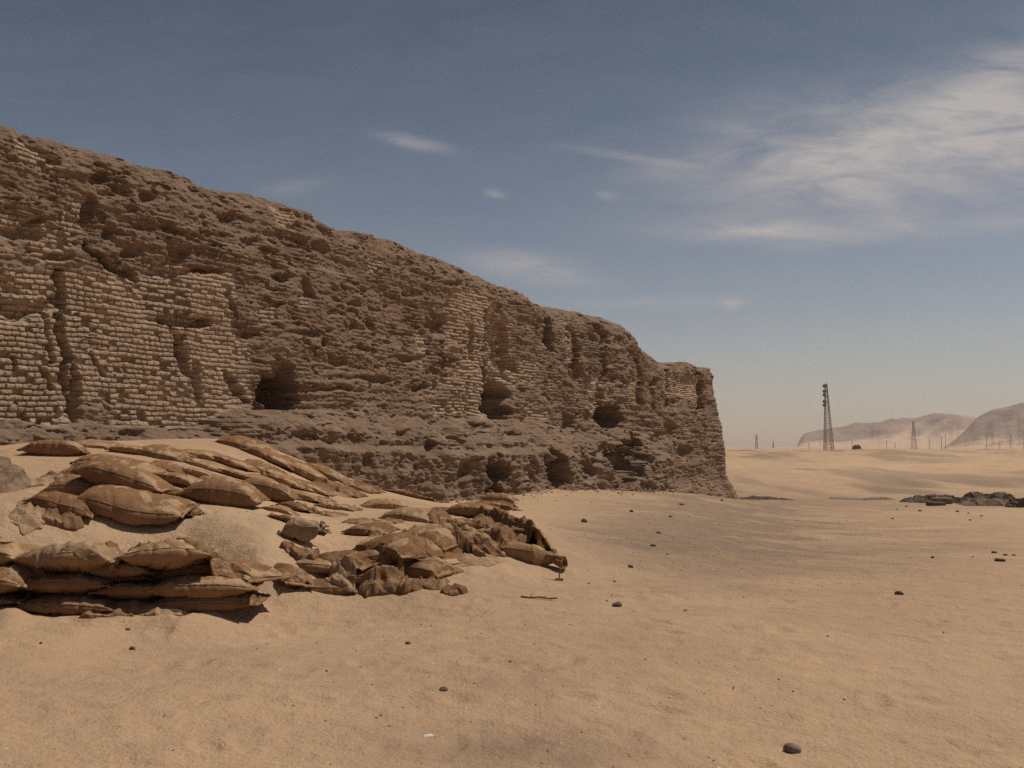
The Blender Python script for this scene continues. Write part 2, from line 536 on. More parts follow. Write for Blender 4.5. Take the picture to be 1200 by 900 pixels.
THICK = 5.0
RC = 0.9
UE = WL - RC                                  # where the straight front ends
cols = []                                     # (x, y, nx, ny, u)
px_us = []
for px in np.arange(-130, 836, 0.95):
    dep = wall_depth(px); k = (px - CX) / F
    px_us.append(float((np.array([k * dep, dep]) - W0) @ WD))
us = list(np.arange(-22, px_us[0], 0.12)) + [u for u in px_us if u < UE]
for u in us:
    p = W0 + WD * u; cols.append((p[0], p[1], WN[0], WN[1], u))
cc = W0 + WD * UE - WN * RC
for a in np.linspace(0, 90, 26)[0:]:
    n = WN * math.cos(R(a)) + WD * math.sin(R(a)); p = cc + n * RC
    cols.append((p[0], p[1], n[0], n[1], UE + RC * R(a)))
ul = cols[-1][4]
for s in np.arange(0.06, THICK - 2 * RC, 0.06):
    p = cc + WD * RC - WN * s; cols.append((p[0], p[1], WD[0], WD[1], ul + s))
cb = cc - WN * (THICK - 2 * RC); ul = cols[-1][4]
for a in np.linspace(0, 90, 12):
    n = WD * math.cos(R(a)) - WN * math.sin(R(a)); p = cb + n * RC
    cols.append((p[0], p[1], n[0], n[1], ul + 0.06 + RC * R(a)))
ul = cols[-1][4]
for s in np.arange(0.3, UE + 22, 0.3):
    p = cb - WN * RC - WD * s; cols.append((p[0], p[1], -WN[0], -WN[1], ul + s))
cols = np.array(cols)
NCOL = len(cols)
PXY, NXY, U = cols[:, :2], cols[:, 2:4], cols[:, 4]
isfront = U < UE + 0.8
# centreline point of every column
ualong = np.clip((PXY - W0) @ WD, -22, WL - THICK / 2)
CEN = W0 + WD * ualong[:, None] - WN * (THICK / 2)
# crest height from the outline of the crest
sil = np.array([(-600, 92), (-130, 118), (-40, 132), (0, 145), (10, 150), (18, 157), (60, 163), (100, 172), (140, 182), (180, 195), (215, 208), (245, 222), (300, 228),
                (350, 245), (385, 262), (405, 268), (420, 270), (460, 280), (500, 297), (550, 318), (600, 338), (640, 362), (660, 361),
                (700, 371), (722, 377), (735, 387), (742, 399), (750, 408), (760, 413), (768, 426), (800, 425), (811, 431), (817, 434), (820, 431), (832, 432), (845, 433)], float)
ZT = np.empty(NCOL)
for i in range(NCOL):
    q = W0 + WD * np.clip((PXY[i] - W0) @ WD, -22, WL) - WN * 0.45
    if q[1] < 3: ZT[i] = np.nan; continue
    px, _ = project(q[0], q[1], 5.5)
    py = np.interp(px, sil[:, 0], sil[:, 1])
    ZT[i] = at_depth(px, py, q[1])[2]
ok = ~np.isnan(ZT)
ZT = np.where(ok, ZT, np.interp(U, U[ok], ZT[ok]))
ZT = np.where(U < -4.2, np.interp(-4.2, U[isfront], ZT[isfront]) + 0.3 * fbm(U / 3, U * 0, 3, 3), ZT)
ZT = ZT + 0.10 * fbm(U / 0.9, U * 0 + 2, 5, 6)
ZB = terrain(PXY[:, 0] + NXY[:, 0] * 1.5, PXY[:, 1] + NXY[:, 1] * 1.5) - 0.7
NR = 430
t = np.linspace(0, 1, NR)[:, None]
Z = ZB[None] + t * (ZT - ZB)[None]
UU = np.broadcast_to(U[None], Z.shape)
HT = ZT[None] - Z                                  # below the crest
base = HT * 0.085
ff = isfront[None]
jx = fbm(UU * 0.9, Z * 1.4, 4, 51); jy = fbm(UU * 0.9 + 31, Z * 1.4 + 7, 4, 52)
ben = np.array([(230, 500), (270, 482), (300, 478), (330, 477), (420, 483), (520, 491), (640, 497), (660, 500), (690, 506), (740, 503), (790, 512), (815, 530)], float)
lump = 0.95 + 0.40 * fbm(UU / 2.1, Z * 0.0 + 1, 3, 121) + 0.22 * fbm(UU / 0.9, Z / 0.9, 3, 122)
LED = np.zeros(Z.shape)
for _it in range(4):
    WX0 = PXY[None, :, 0] + NXY[None, :, 0] * (base + LED)
    WY0 = PXY[None, :, 1] + NXY[None, :, 1] * (base + LED)
    QX, QY = project(WX0, np.maximum(WY0, 1.0), Z)
    QX = np.where(WY0 > 4, QX, -800)
    sc = np.clip(1.0 - QX / 1200, 0.25, 1.1)
    by = np.interp(QX, ben[:, 0], ben[:, 1])
    bm = sstep(240, 300, QX) * (1 - sstep(775, 805, QX)) * ff
    prof = np.clip((QY + jy * 14 * sc - by) / 26.0, 0, 1)
    ap = (1 - sstep(240, 300, QX)) * ff
    LED = LED * 0.4 + 0.6 * (bm * prof ** 0.8 * 0.80 * lump * sc ** 0.3 + bm * sstep(0, 10, QY + jy * 8 * sc - by - 38 * np.clip(sc * 1.5, 0.5, 1)) * 0.35
           + ap * sstep(494, 520, QY + jy * 12) * (0.5 + 0.4 * fbm(UU / 0.8, Z / 0.6, 4, 131)))
# noise-warped coordinates for ragged outlines
MX, MY = QX + jx * 13 * sc, QY + jy * 9 * sc
brick_polys = [
    [(-150, 230), (0, 240), (30, 248), (60, 268), (90, 300), (130, 318), (160, 327), (178, 306), (205, 300), (238, 322), (274, 312), (272, 345), (270, 380),
     (285, 400), (298, 430), (300, 468), (282, 480), (250, 492), (200, 500), (120, 499), (60, 504), (0, 494), (-150, 500)],
    [(18, 160), (48, 172), (72, 190), (80, 205), (62, 216), (40, 206), (25, 190)],
    [(76, 230), (101, 229), (102, 290), (76, 292), (66, 262)],
    [(530, 335), (560, 341), (585, 352), (606, 380), (614, 440), (602, 492), (565, 492), (518, 470), (506, 450), (524, 440), (527, 400), (523, 370)],
    [(485, 388), (500, 390), (498, 434), (487, 431)], [(611, 420), (636, 425), (632, 450), (609, 448)],
    [(660, 372), (673, 378), (671, 428), (662, 422)], [(693, 438), (706, 444), (716, 491), (689, 491)],
    [(322, 240), (352, 250), (346, 273), (329, 266)], [(432, 301), (451, 305), (449, 321), (431, 318)],
    [(344, 343), (363, 349), (361, 361), (344, 361)], [(500, 460), (562, 456), (576, 491), (510, 486)],
    [(736, 445), (746, 449), (746, 471), (737, 468)], [(618, 478), (650, 482), (650, 494), (618, 492)], [(296, 362), (322, 356), (326, 372), (300, 382)],
    [(775, 435), (812, 440), (815, 470), (780, 462)],
]
BM = np.zeros(Z.shape)
for pl in brick_polys:
    BM = np.maximum(BM, sstep(-2.0, 3.5, poly_sd(pl, MX, MY)))
BM = BM * ff
# worn stretches inside the brickwork
BM = BM * (1 - 0.8 * sstep(0.25, 0.5, fbm(UU * 0.55 + 9, Z * 0.9, 3, 61)))
D = base + LED
D += 0.20 * fbm(UU / 3.2, Z / 2.6, 3, 71) * sstep(0, 1.5, HT + 0.4)
rough = 1 - BM
ledge = np.clip(LED / 0.8, 0, 1)
# eroded strata: worn bands that follow the courses, sloping a little
strz = Z + 0.10 * fbm(UU / 2.0, Z / 2.0, 2, 81)
stra = n2(UU * 0.30, strz * 2.6, 82) * 0.5 + n2(UU * 0.7, strz * 7.4, 83) * 0.5
zone = sstep(-0.3, 0.4, fbm(UU * 0.3, Z * 0.4, 2, 84))
D += rough * (0.075 * stra * (0.35 + 0.9 * zone)) * (1 - 0.3 * ledge)
D += rough * (0.075 * fbm(UU / 2.0, Z / 0.65, 4, 91) + 0.036 * fbm(UU / 0.50, Z / 0.13, 3, 92) + 0.036 * fbm(UU / 0.15, Z / 0.065, 3, 95))
D += ledge * rough * (0.16 * fbm(UU / 0.8, Z / 1.0, 3, 96) + 0.03 * n2(UU / 0.14, Z / 0.12, 97))
pit = sstep(0.40, 0.66, fbm(UU * 0.8, Z * 2.2, 4, 93))
D -= rough * 0.15 * pit
pit2 = sstep(0.36, 0.56, fbm(UU * 2.8, Z * 6.0, 3, 94))
D -= rough * 0.085 * pit2
# brickwork relief
CP, BL = 0.116, 0.20
wz = Z / CP + 0.55 * fbm(UU / 1.1, Z / 0.9, 4, 101)
row = np.floor(wz); fz = wz - row
bl = BL * (1 + 0.35 * _h(row.astype(np.int64), 0, 0, 5))
bu = UU / bl + 0.5 * (row % 2) + 0.35 * _h(row.astype(np.int64), 3, 0, 6) + 0.16 * n2(UU * 3, Z * 3, 8)
bc = np.floor(bu); fu = bu - bc
ez = np.minimum(fz, 1 - fz); eu = np.minimum(fu, 1 - fu) * bl / CP
rel = sstep(0.03, 0.19, ez) * (0.25 + 0.75 * sstep(0.03, 0.16, eu))
hb = _h(row.astype(np.int64), bc.astype(np.int64), 1, 11)
wear = sstep(-0.1, 0.5, fbm(UU * 0.7 + 5, Z * 0.6, 3, 111))
depthj = 0.04 + 0.055 * wear
gone = ((hb > 0.80 - 0.35 * wear)) * (0.10 + 0.08 * wear) * rel
D += BM * (rel * depthj - depthj + 0.020 * hb + 0.020 * fbm(UU * 6, Z * 10, 2, 12)) - BM * gone
D -= BM * 0.03
faint = rough * (0.35 + 0.65 * sstep(-0.25, 0.3, fbm(UU * 0.5 + 3, Z * 0.7, 3, 112)))
faint = faint * (1 - 0.6 * ledge) * sstep(-0.3, 0.3, fbm(UU * 1.3, Z * 1.7, 3, 113))
D += faint * (rel - 0.7) * 0.050 + faint * 0.024 * hb
# vertical scars where rain has eaten the bricks away
scars = [([(70, 322), (77, 352), (74, 385), (77, 415), (73, 440), (80, 470), (86, 496)], 5.0, .30), ([(84, 415), (88, 450), (84, 480)], 3.0, .22), ([(58, 365), (62, 420)], 2.5, .18),
         ([(182, 375), (210, 374), (248, 380)], 4.0, .28), ([(200, 380), (208, 408), (222, 432), (236, 462)], 4.5, .30), ([(222, 380), (214, 404), (226, 424)], 3.0, .24), ([(112, 412), (119, 436)], 2.6, .2), ([(20, 415), (26, 428)], 2.5, .18),
         ([(52, 430), (58, 452)], 2.6, .2), ([(268, 440), (290, 470)], 4.0, .25), ([(262, 345), (276, 372)], 3.0, .2), ([(0, 352), (30, 362), (66, 356)], 7.0, .2), ([(574, 365), (580, 395), (574, 425), (580, 455)], 5.0, .35), ([(596, 380), (600, 410), (609, 436)], 3.5, .3),
         ([(552, 380), (556, 420)], 2.2, .18), ([(524, 400), (520, 440)], 2.5, .2), ([(100, 290), (130, 318), (160, 328)], 5.0, .3), ([(668, 385), (674, 430)], 3.0, .25), ([(700, 380), (706, 430), (700, 470)], 4.0, .3), ([(642, 375), (646, 410)], 3.0, .25), ([(815, 434), (818, 455), (822, 478)], 3.2, .45), ([(786, 436), (782, 475)], 2.6, .3), ([(768, 445), (766, 480)], 2.6, .3), ([(745, 420), (750, 470)], 3.0, .3)]
for pts, hw, dp in scars:
    dd = np.full(Z.shape, 1e9)
    for (ax, ay), (bx, by2) in zip(pts, pts[1:]):
        ex, ey = bx - ax, by2 - ay
        tt_ = np.clip(((MX - ax) * ex + (MY - ay) * ey) / (ex * ex + ey * ey), 0, 1)
        dd = np.minimum(dd, np.hypot(MX - ax - tt_ * ex, MY - ay - tt_ * ey))
    k_ = 1 - sstep(0.5, 1.25, dd / hw + 0.5 * hb * (hw < 6) + 0.3 * fbm(UU * 4, Z * 4, 2, 143))
    D -= ff * dp * k_
D += ff * sstep(0, 1, (QY - 560) / 30) * sstep(770, 800, QX) * 0.5
# caves, holes and cracks: px, py, half width, half height, depth in metres
caves = [(325, 461, 21, 23, 1.7), (330, 440, 12, 14, 0.8), (300, 478, 4, 9, 0.5), (586, 470, 17, 25, 1.5), (594, 430, 13, 34, 0.75), (586, 385, 10, 36, 0.45), (655, 554, 13, 22, 1.5), (585, 556, 11, 24, 1.2),
         (740, 541, 20, 28, 1.4), (692, 548, 11, 15, 0.8), (628, 556, 9, 14, 0.6), (716, 528, 14, 9, 0.7), (770, 545, 9, 14, 0.6), (540, 556, 8, 12, 0.5), (713, 490, 15, 17, 1.4), (505, 525, 9, 13, 0.6), (478, 540, 10, 8, 0.5), (475, 507, 10, 6, 0.4), (515, 385, 12, 16, 0.6), (210, 300, 14, 13, 0.6), (104, 252, 9, 22, 0.5),
         (25, 272, 22, 8, 0.5), (40, 262, 16, 6, 0.5), (85, 482, 7, 14, 0.6), (76, 410, 4, 40, 0.30), (82, 450, 5, 34, 0.3), (208, 400, 6, 14, 0.35), (220, 425, 5, 20, 0.35), (236, 450, 5, 22, 0.3),
         (196, 377, 26, 4, 0.3), (245, 380, 14, 3, 0.25), (30, 365, 34, 10, 0.2), (12, 345, 20, 14, 0.2), (380, 290, 8, 9, 0.4), (480, 310, 9, 12, 0.4), (270, 255, 13, 9, 0.45), (115, 208, 10, 6, 0.4),
         (165, 236, 9, 8, 0.4), (330, 325, 14, 5, 0.4), (362, 340, 6, 16, 0.45), (380, 400, 6, 6, 0.4), (415, 385, 5, 5, 0.4), (436, 378, 5, 8, 0.4), (500, 455, 14, 5, 0.4), (690, 452, 8, 12, 0.35),
         (675, 440, 9, 12, 0.5), (643, 395, 6, 8, 0.4), (705, 395, 8, 8, 0.4), (690, 395, 6, 8, 0.35), (722, 400, 7, 9, 0.4), (738, 418, 8, 10, 0.45), (668, 500, 6, 16, 0.6), (702, 540, 9, 8, 0.5), (783, 505, 7, 12, 0.5), (800, 530, 7, 9, 0.45),
         (820, 470, 4, 16, 0.3), (770, 520, 7, 14, 0.4), (240, 318, 34, 3, 0.3), (190, 320, 24, 8, 0.35), (150, 300, 12, 7, 0.4), (130, 270, 6, 10, 0.4), (480, 420, 24, 5, 0.35), (440, 445, 30, 4, 0.3),
         (390, 455, 26, 4, 0.3), (60, 300, 20, 5, 0.35), (600, 510, 8, 6, 0.4), (430, 540, 8, 10, 0.4), (545, 545, 9, 9, 0.4), (355, 390, 30, 4, 0.3), (290, 395, 12, 8, 0.3), (530, 330, 12, 4, 0.3), (625, 520, 8, 5, 0.3), (300, 285, 10, 8, 0.4)]
cavej = 0.55 * fbm(UU * 2.4, Z * 2.8, 5, 142)
for cx_, cy_, rx_, ry_, dp in caves:
    e = np.sqrt(((QX + jx * 13 * sc - cx_) / rx_) ** 2 + ((QY + jy * 11 * sc - cy_) / ry_) ** 2) + cavej
    big = dp > 0.9
    D -= ff * dp * (1.0 if big else 0.62) * (1 - sstep(0.62 if big else 0.2, 1.08 if big else 1.25, e)) * (0.85 + 0.35 * fbm(UU * 2.6, Z * 2.6, 3, 141))
# wide shallow hollow behind the tall patch of brickwork
D -= ff * 0.45 * np.exp(-(((QX - 588) / 24) ** 2 + ((QY - 425) / 70) ** 2))
# end face leans outward at the foot
endm = sstep(UE - 0.8, UE + 1.0, U)[None] * (1 - sstep(UE + 7.5, UE + 8.5, U)[None])
D += endm * HT * 0.085
# rounded, crumbling crest
cr = np.clip(1 - HT / 0.85, 0, 1)
lip = sstep(UE - 7.0, UE - 4.5, U)[None]
D += lip * 0.16 * np.exp(-((HT - 0.5) / 0.35) ** 2)
D -= (0.85 - 0.62 * lip) * (1 - np.sqrt(np.clip(1 - cr ** 2, 0, 1))) + 0.30 * cr * fbm(UU / 0.45, Z / 0.4, 4, 151)
VX = PXY[None, :, 0] + NXY[None, :, 0] * D
VY = PXY[None, :, 1] + NXY[None, :, 1] * D
V = np.stack([VX, VY, Z], -1)
NCAP = 14
ct = np.linspace(0, 1, NCAP + 1)[1:, None]
TX = VX[-1][None] * (1 - ct) + CEN[None, :, 0] * ct
TY = VY[-1][None] * (1 - ct) + CEN[None, :, 1] * ct
cenz = np.interp(ualong, np.sort(ualong[isfront]), ZT[isfront][np.argsort(ualong[isfront])])
TZ = ZT[None] * (1 - ct) + cenz[None] * ct + 0.22 * np.sin(ct * math.pi / 2) * (1 - 0.8 * sstep(UE - 7.0, UE - 4.5, U)[None]) + 0.10 * fbm(TX * 0.9, TY * 0.9, 4, 161) * np.sin(ct * math.pi)
V = np.concatenate([V, np.stack([TX, TY, TZ], -1)], 0)
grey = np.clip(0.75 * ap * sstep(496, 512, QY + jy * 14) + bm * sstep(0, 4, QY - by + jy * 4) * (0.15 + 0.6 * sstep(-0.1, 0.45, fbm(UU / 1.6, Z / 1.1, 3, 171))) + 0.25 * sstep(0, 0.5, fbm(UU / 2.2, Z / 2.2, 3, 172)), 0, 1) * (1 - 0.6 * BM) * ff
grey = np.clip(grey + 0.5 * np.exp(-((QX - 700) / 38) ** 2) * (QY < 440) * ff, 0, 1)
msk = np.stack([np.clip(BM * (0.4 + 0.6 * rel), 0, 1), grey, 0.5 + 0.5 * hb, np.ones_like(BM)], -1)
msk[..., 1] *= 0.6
msk = np.concatenate([msk, np.broadcast_to(np.array([0, 0.15, 0.5, 1.0]), (NCAP, NCOL, 4))], 0)
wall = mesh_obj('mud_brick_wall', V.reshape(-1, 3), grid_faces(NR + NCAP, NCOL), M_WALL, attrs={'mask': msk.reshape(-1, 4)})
tag(wall, 'huge eroded ancient mud brick wall with exposed courses and dark caves', 'wall')

# ------------------------------------------------------------------ sandbags
bag_group = 'burlap sandbags heaped at the foot of the wall'
bvh_v, bvh_f = [], []           # everything that a torn sheet can lie on


def remember(v, f):
    o = len(bvh_v)
    bvh_v.extend([tuple(p) for p in v]); bvh_f.extend([tuple(int(i) + o for i in q) for q in f])


def rot(x, y, a):
    return x * math.cos(a) - y * math.sin(a), x * math.sin(a) + y * math.cos(a)


def bag(px, py, lpx, label, W=0.6, H=0.26, yaw=0.0, d=None, sink=0.36, roll=0.0, pitch=0.0, mat=None, seed=None, conform=0.9, droop=0.0, neck=False, wr=1.0, hem=True):
    seed = int(px * 7 + py * 13) if seed is None else seed
    p = hit(px, py + 4) if d is None else at_depth(px, py, d)
    dist = p[1]
    ya = R(yaw)
    L = lpx / F * dist / max(math.cos(ya), 0.45)
    W = W * (0.75 + 0.25 * L)
    rs = np.random.default_rng(seed)
    NS, NA = 56, 44
    s = np.linspace(-1, 1, NS)[:, None]; a = np.linspace(0, 2 * math.pi, NA, endpoint=False)[None]
    asym = rs.uniform(-0.25, 0.25)
    h = np.maximum(H / 2 * (1 - np.abs(s) ** 3.6) ** 0.62 * (1 + asym * s), 0.010)
    w = W / 2 * (0.88 + 0.12 * (1 - np.abs(s) ** 3.0)) * (1 + rs.uniform(-0.15, 0.15) * s)
    if neck:
        w = np.where(s > 0.45, w * (1 - 0.62 * sstep(0.45, 0.85, s)) + 0.05 * sstep(0.85, 1.0, s), w)
        h = np.where(s > 0.55, np.maximum(h, 0.07), h)
    ca, sa = np.cos(a), np.sin(a)
    y = w * np.sign(ca) * np.abs(ca) ** 0.85
    z = h * np.sign(sa) * np.abs(sa) ** 0.85
    z = np.where(z < 0, z * 0.75, z)
    x = s * L / 2 + 0 * a
    # skewed ends, corners that stick out
    x = x + (y / (W / 2)) * rs.uniform(-0.10, 0.10) * L * 0.5 + np.abs(y / (W / 2)) ** 3 * np.sign(s) * np.abs(s) ** 4 * 0.05
    # lumps of the filling and creases running in from the sewn ends
    q = 3.1
    lum = fbm3(x * q + seed * 0.37, y * q, z * q + 3, 3, seed % 97)
    fold = np.abs(n2(y * 16 / (1 + 0 * s) + seed, s * 1.6 + 0 * a, seed % 89)) * np.abs(s) ** 2.2
    cross = np.abs(n2(x * 7 + y * 3 + seed, y * 4, seed % 83))
    am = wr * (0.030 * lum - 0.065 * fold - 0.022 * (1 - cross) ** 5)
    y = y + ca * am * (1 - 0.5 * np.abs(s)); z = z + sa * am
    z = z - droop * (s ** 2) * np.sign(s + 0.3)
    # side that slumps over
    z = z - 0.22 * H * (y / (W / 2)) * rs.uniform(-0.6, 0.9)
    cr_, sr_ = math.cos(R(roll)), math.sin(R(roll))
    y, z = y * cr_ - z * sr_, y * sr_ + z * cr_
    cp, sp = math.cos(R(pitch)), math.sin(R(pitch))
    x, z = x * cp - z * sp, x * sp + z * cp
    X, Y = rot(x, y, ya)
    WXw, WYw = p[0] + X, p[1] + Y
    zc = p[2] + H * (0.5 - sink)
    g0 = float(terrain(p[0], p[1]))
    Zw = zc + z
    if conform: Zw = Zw + conform * (terrain(WXw, WYw) - g0)
    loc = np.array([p[0], p[1], p[2]])
    v = np.stack([WXw, WYw, Zw], -1).reshape(-1, 3)
    f = [tuple(q_) for q_ in grid_faces(NS, NA, wrap=True, flip=True)]
    f.append(tuple(range(NA))); f.append(tuple((NS - 1) * NA + i for i in range(NA))[::-1])
    m = mat or M_BAG
    o = empty('sandbag', tuple(loc))
    tag(o, label, 'sandbag', bag_group)
    mesh_obj('sack', v - loc, f, m, parent=o)
    # the stitched seam that runs along the side of the sack
    vr = v.reshape(NS, NA, 3); js = NA // 2 - 3
    ln_ = vr[3:NS - (3 if not neck else 14), js]; ce = vr[3:NS - (3 if not neck else 14)].mean(1)
    nr_ = ln_ - ce; nr_ /= np.linalg.norm(nr_, axis=1, keepdims=True) + 1e-9
    tg_ = np.gradient(ln_, axis=0); tg_ /= np.linalg.norm(tg_, axis=1, keepdims=True) + 1e-9
    bn_ = np.cross(nr_, tg_)
    rr_ = 0.007 + 0.003 * n2(np.arange(len(ln_)) * 0.9 + seed, np.zeros(len(ln_)), 9)
    tube = np.stack([ln_ + nr_ * (rr_ * math.cos(q_))[:, None] + bn_ * (rr_ * 1.3 * math.sin(q_))[:, None] for q_ in np.linspace(0, 2 * math.pi, 7)[:-1]], 1)
    mesh_obj('side_seam', tube.reshape(-1, 3) - loc, grid_faces(len(ln_), 6, wrap=True), M_RAG if m is not M_BAGP else M_RAGP, parent=o)
    remember(v, f)
    if hem:
        # the sewn hem: a ruffled strip of cloth beyond the end of the sack
        for e in ((0, NS - 1) if not neck else (0,)):
            ring = v.reshape(NS, NA, 3)[e]
            inner = v.reshape(NS, NA, 3)[1 if e == 0 else NS - 2]
            # centre line of the flat end, ordered across the width
            top = ring[1:NA // 2]; bot = ring[NA // 2 + 1:][::-1]
            mid = (top + bot) / 2
            k = len(mid)
            out = mid.mean(0) - inner.mean(0); out[2] *= 0.4; out = out / (np.linalg.norm(out) + 1e-9)
            tt = np.linspace(0, 1, k)
            ln = 0.034 + 0.012 * n2(tt * 5 + seed, tt * 0, 3)
            wv = 0.008 * n2(tt * 9 + seed, tt * 0 + 2, 4)
            rows = []
            for r_, th_ in ((-0.25, 1), (0.4, 1), (1.0, 1)):
                rows.append(mid + out[None] * (ln * r_)[:, None] + np.array([0, 0, 1])[None] * (wv * max(r_, 0) - 0.018 * max(r_, 0))[:, None])
            up = np.array([0, 0, 0.007])
            A = np.concatenate([rw + up for rw in rows]); B = np.concatenate([rw - up for rw in rows])
            nv = len(A)
            gf = grid_faces(3, k)
            fs = [tuple(q_) for q_ in gf] + [tuple(q_ + nv)[::-1] for q_ in gf]
            for i in range(k - 1):
                j = 2 * k + i; fs.append((j, j + 1, j + 1 + nv, j + nv)); fs.append((i + 1, i, i + nv, i + 1 + nv))
            for j in (0, k - 1):
                for r_ in range(2):
                    i1, i2 = r_ * k + j, (r_ + 1) * k + j; fs.append((i1, i2, i2 + nv, i1 + nv))
            mesh_obj('sewn_hem', np.concatenate([A, B]) - loc, fs, M_RAG if m is not M_BAGP else M_RAGP, parent=o)
    if neck:
        ring = v.reshape(NS, NA, 3)[NS - 2]
        c = ring.mean(0); out = np.array([math.cos(ya), math.sin(ya), -0.25])
        rows = []
        for r_, sc_ in ((-0.03, 0.95), (0.05, 0.9), (0.12, 1.25), (0.19, 1.45), (0.20, 1.3), (0.12, 1.05)):
            wob = 1 + 0.14 * n2(np.arange(NA) * 0.55, np.zeros(NA) + r_ * 6, 5)
            rows.append(c + (ring - c) * (sc_ * wob)[:, None] + out * r_ + np.array([0, 0, 0.02]))
        mesh_obj('gathered_neck', np.concatenate(rows) - loc, grid_faces(len(rows), NA, wrap=True, flip=True), M_RAG, parent=o)
    return o


# top row and upper heap, from the wall outwards
bag(66, 528, 68, 'fat brown sandbag at the top left corner of the upper heap against the grey clod', H=0.41, yaw=-4, W=.62)
bag(110, 519, 57, 'sand-covered flat sandbag tight under the wall, just right of the fat corner bag', H=0.17, yaw=-12, mat=M_BAGP, sink=.35)
bag(126, 540, 68, 'narrow sandbag squeezed between the fat corner bag and the wide bag below it', H=0.24, yaw=-6, W=.5)
bag(138, 553, 101, 'wide smooth brown sandbag overlapping in the second row of the upper heap', H=0.39, yaw=-8, W=.62)
bag(160, 527, 57, 'half-buried sandbag under the wall behind the wide smooth bag', H=0.22, yaw=-15, mat=M_BAGP)
bag(190, 531, 64, 'rust brown sandbag with sharp ridge on the top row below the wall', H=0.29, yaw=-18)
bag(193, 550, 44, 'short plump sandbag in front of the rust brown ridge bag', H=0.27, yaw=-4, W=.45)
bag(212, 563, 68, 'sandbag sloping down to the right through the middle of the upper heap', H=0.24, yaw=-28)
bag(204, 577, 48, 'thin flattened sandbag lying in the white gravelly sand', H=0.16, yaw=-4, W=.4, mat=M_BAGD)
bag(98, 574, 68, 'sandbag with a dark curled left end, above the pair of swollen bags', H=0.34, yaw=14, W=.5, wr=1.4)
bag(76, 592, 68, 'pointed sandbag at the left tip of the upper heap', H=0.29, yaw=4, W=.5, mat=M_BAGD)
bag(148, 584, 92, 'large swollen sandbag lying on top of another at the left of the upper heap', H=0.41, yaw=-2, sink=-.15, W=.6)
bag(160, 603, 114, 'large swollen sandbag at the bottom left of the upper heap carrying another bag', H=0.41, yaw=6, sink=.2, W=.66)
bag(212, 596, 44, 'short twisted sandbag like a roll beside the swollen pair', H=0.20, yaw=-40, W=.3, mat=M_BAGD, wr=1.6)
bag(262, 586, 86, 'clean-edged diamond shaped sandbag alone at the lower edge of the upper heap', H=0.44, yaw=-6, W=.62, sink=.22)
bag(264, 568, 64, 'rounded sandbag directly behind the diamond shaped bag', H=0.29, yaw=-16, mat=M_BAGP)
bag(312, 579, 66, 'stubby sandbag with a dark lower fold, right of the diamond shaped bag', H=0.39, yaw=-6, W=.55, sink=.25)
bag(354, 581, 40, 'faded flat sandbag showing its weave, nearly drowned in sand', H=0.20, yaw=0, mat=M_BAGP, sink=.35, W=.5)
bag(236, 531, 51, 'low sandbag with a sand crust, on the top row left of the summit', H=0.20, yaw=-14, mat=M_BAGP)
bag(250, 545, 57, 'sand-drowned sandbag just below the summit of the heap', H=0.16, yaw=-30, mat=M_BAGP, sink=.4)
bag(292, 522, 70, 'brown sandbag forming the summit of the heap under the ledge', H=0.32, yaw=-24)
bag(322, 537, 64, 'second sandbag down the row that descends from the summit along the ledge', H=0.27, yaw=-26)
bag(350, 545, 55, 'third sandbag down the row that descends from the summit along the ledge', H=0.27, yaw=-22)
bag(384, 556, 57, 'dark rounded sandbag ending the row along the foot of the ledge', H=0.34, yaw=-24)
bag(362, 556, 53, 'pale flat-topped sandbag in front of the row along the ledge', H=0.29, yaw=-10, mat=M_BAGP)
bag(362, 569, 51, 'slim sandbag buried along its front, below the pale flat-topped bag', H=0.20, yaw=-12)
bag(282, 556, 62, 'thin sandbag edge slipping out of the sand in mid heap', H=0.15, yaw=-30, mat=M_BAGD, W=.4)
bag(318, 552, 59, 'torn half-empty sandbag in the middle of the descending row', H=0.18, yaw=-20, wr=2.0)
bag(422, 569, 42, 'half-empty sandbag with a dark crescent fold against the ledge', H=0.20, yaw=-30, mat=M_BAGD, wr=1.6)
bag(450, 592, 46, 'half-buried sandbag in open sand below the ledge', H=0.29, yaw=4, sink=.42, mat=M_BAGP)
bag(486, 604, 62, 'long half-buried sandbag pointing right in open sand, dark on its near side', H=0.27, yaw=-30, sink=.42, mat=M_BAGP)
bag(434, 619, 44, 'sunken sandbag showing only one dark edge in open sand', H=0.15, yaw=-12, sink=.3, mat=M_BAGD)
bag(350, 611, 64, 'long flat empty sandbag with dark rim in the open sand', H=0.13, yaw=-18, mat=M_BAGD, W=.35, wr=1.6)
bag(348, 594, 35, 'small buried sandbag corner with a dark left tip', H=0.17, yaw=-18, sink=.35, mat=M_BAGD, W=.4)
bag(353, 630, 44, 'twisted sandbag with upturned ends standing alone between the heaps', H=0.32, yaw=10, W=.34, droop=-0.12, wr=1.8, mat=M_RAGP, sink=.1)
bag(585, 586, 37, 'single rust brown sandbag lying apart under the ledge at the right', H=0.44, yaw=-10, sink=.25)
bag(480, 578, 57, 'torn edge of an empty sandbag at the foot of the ledge', H=0.15, yaw=-12, mat=M_BAGD, W=.35, wr=1.6)

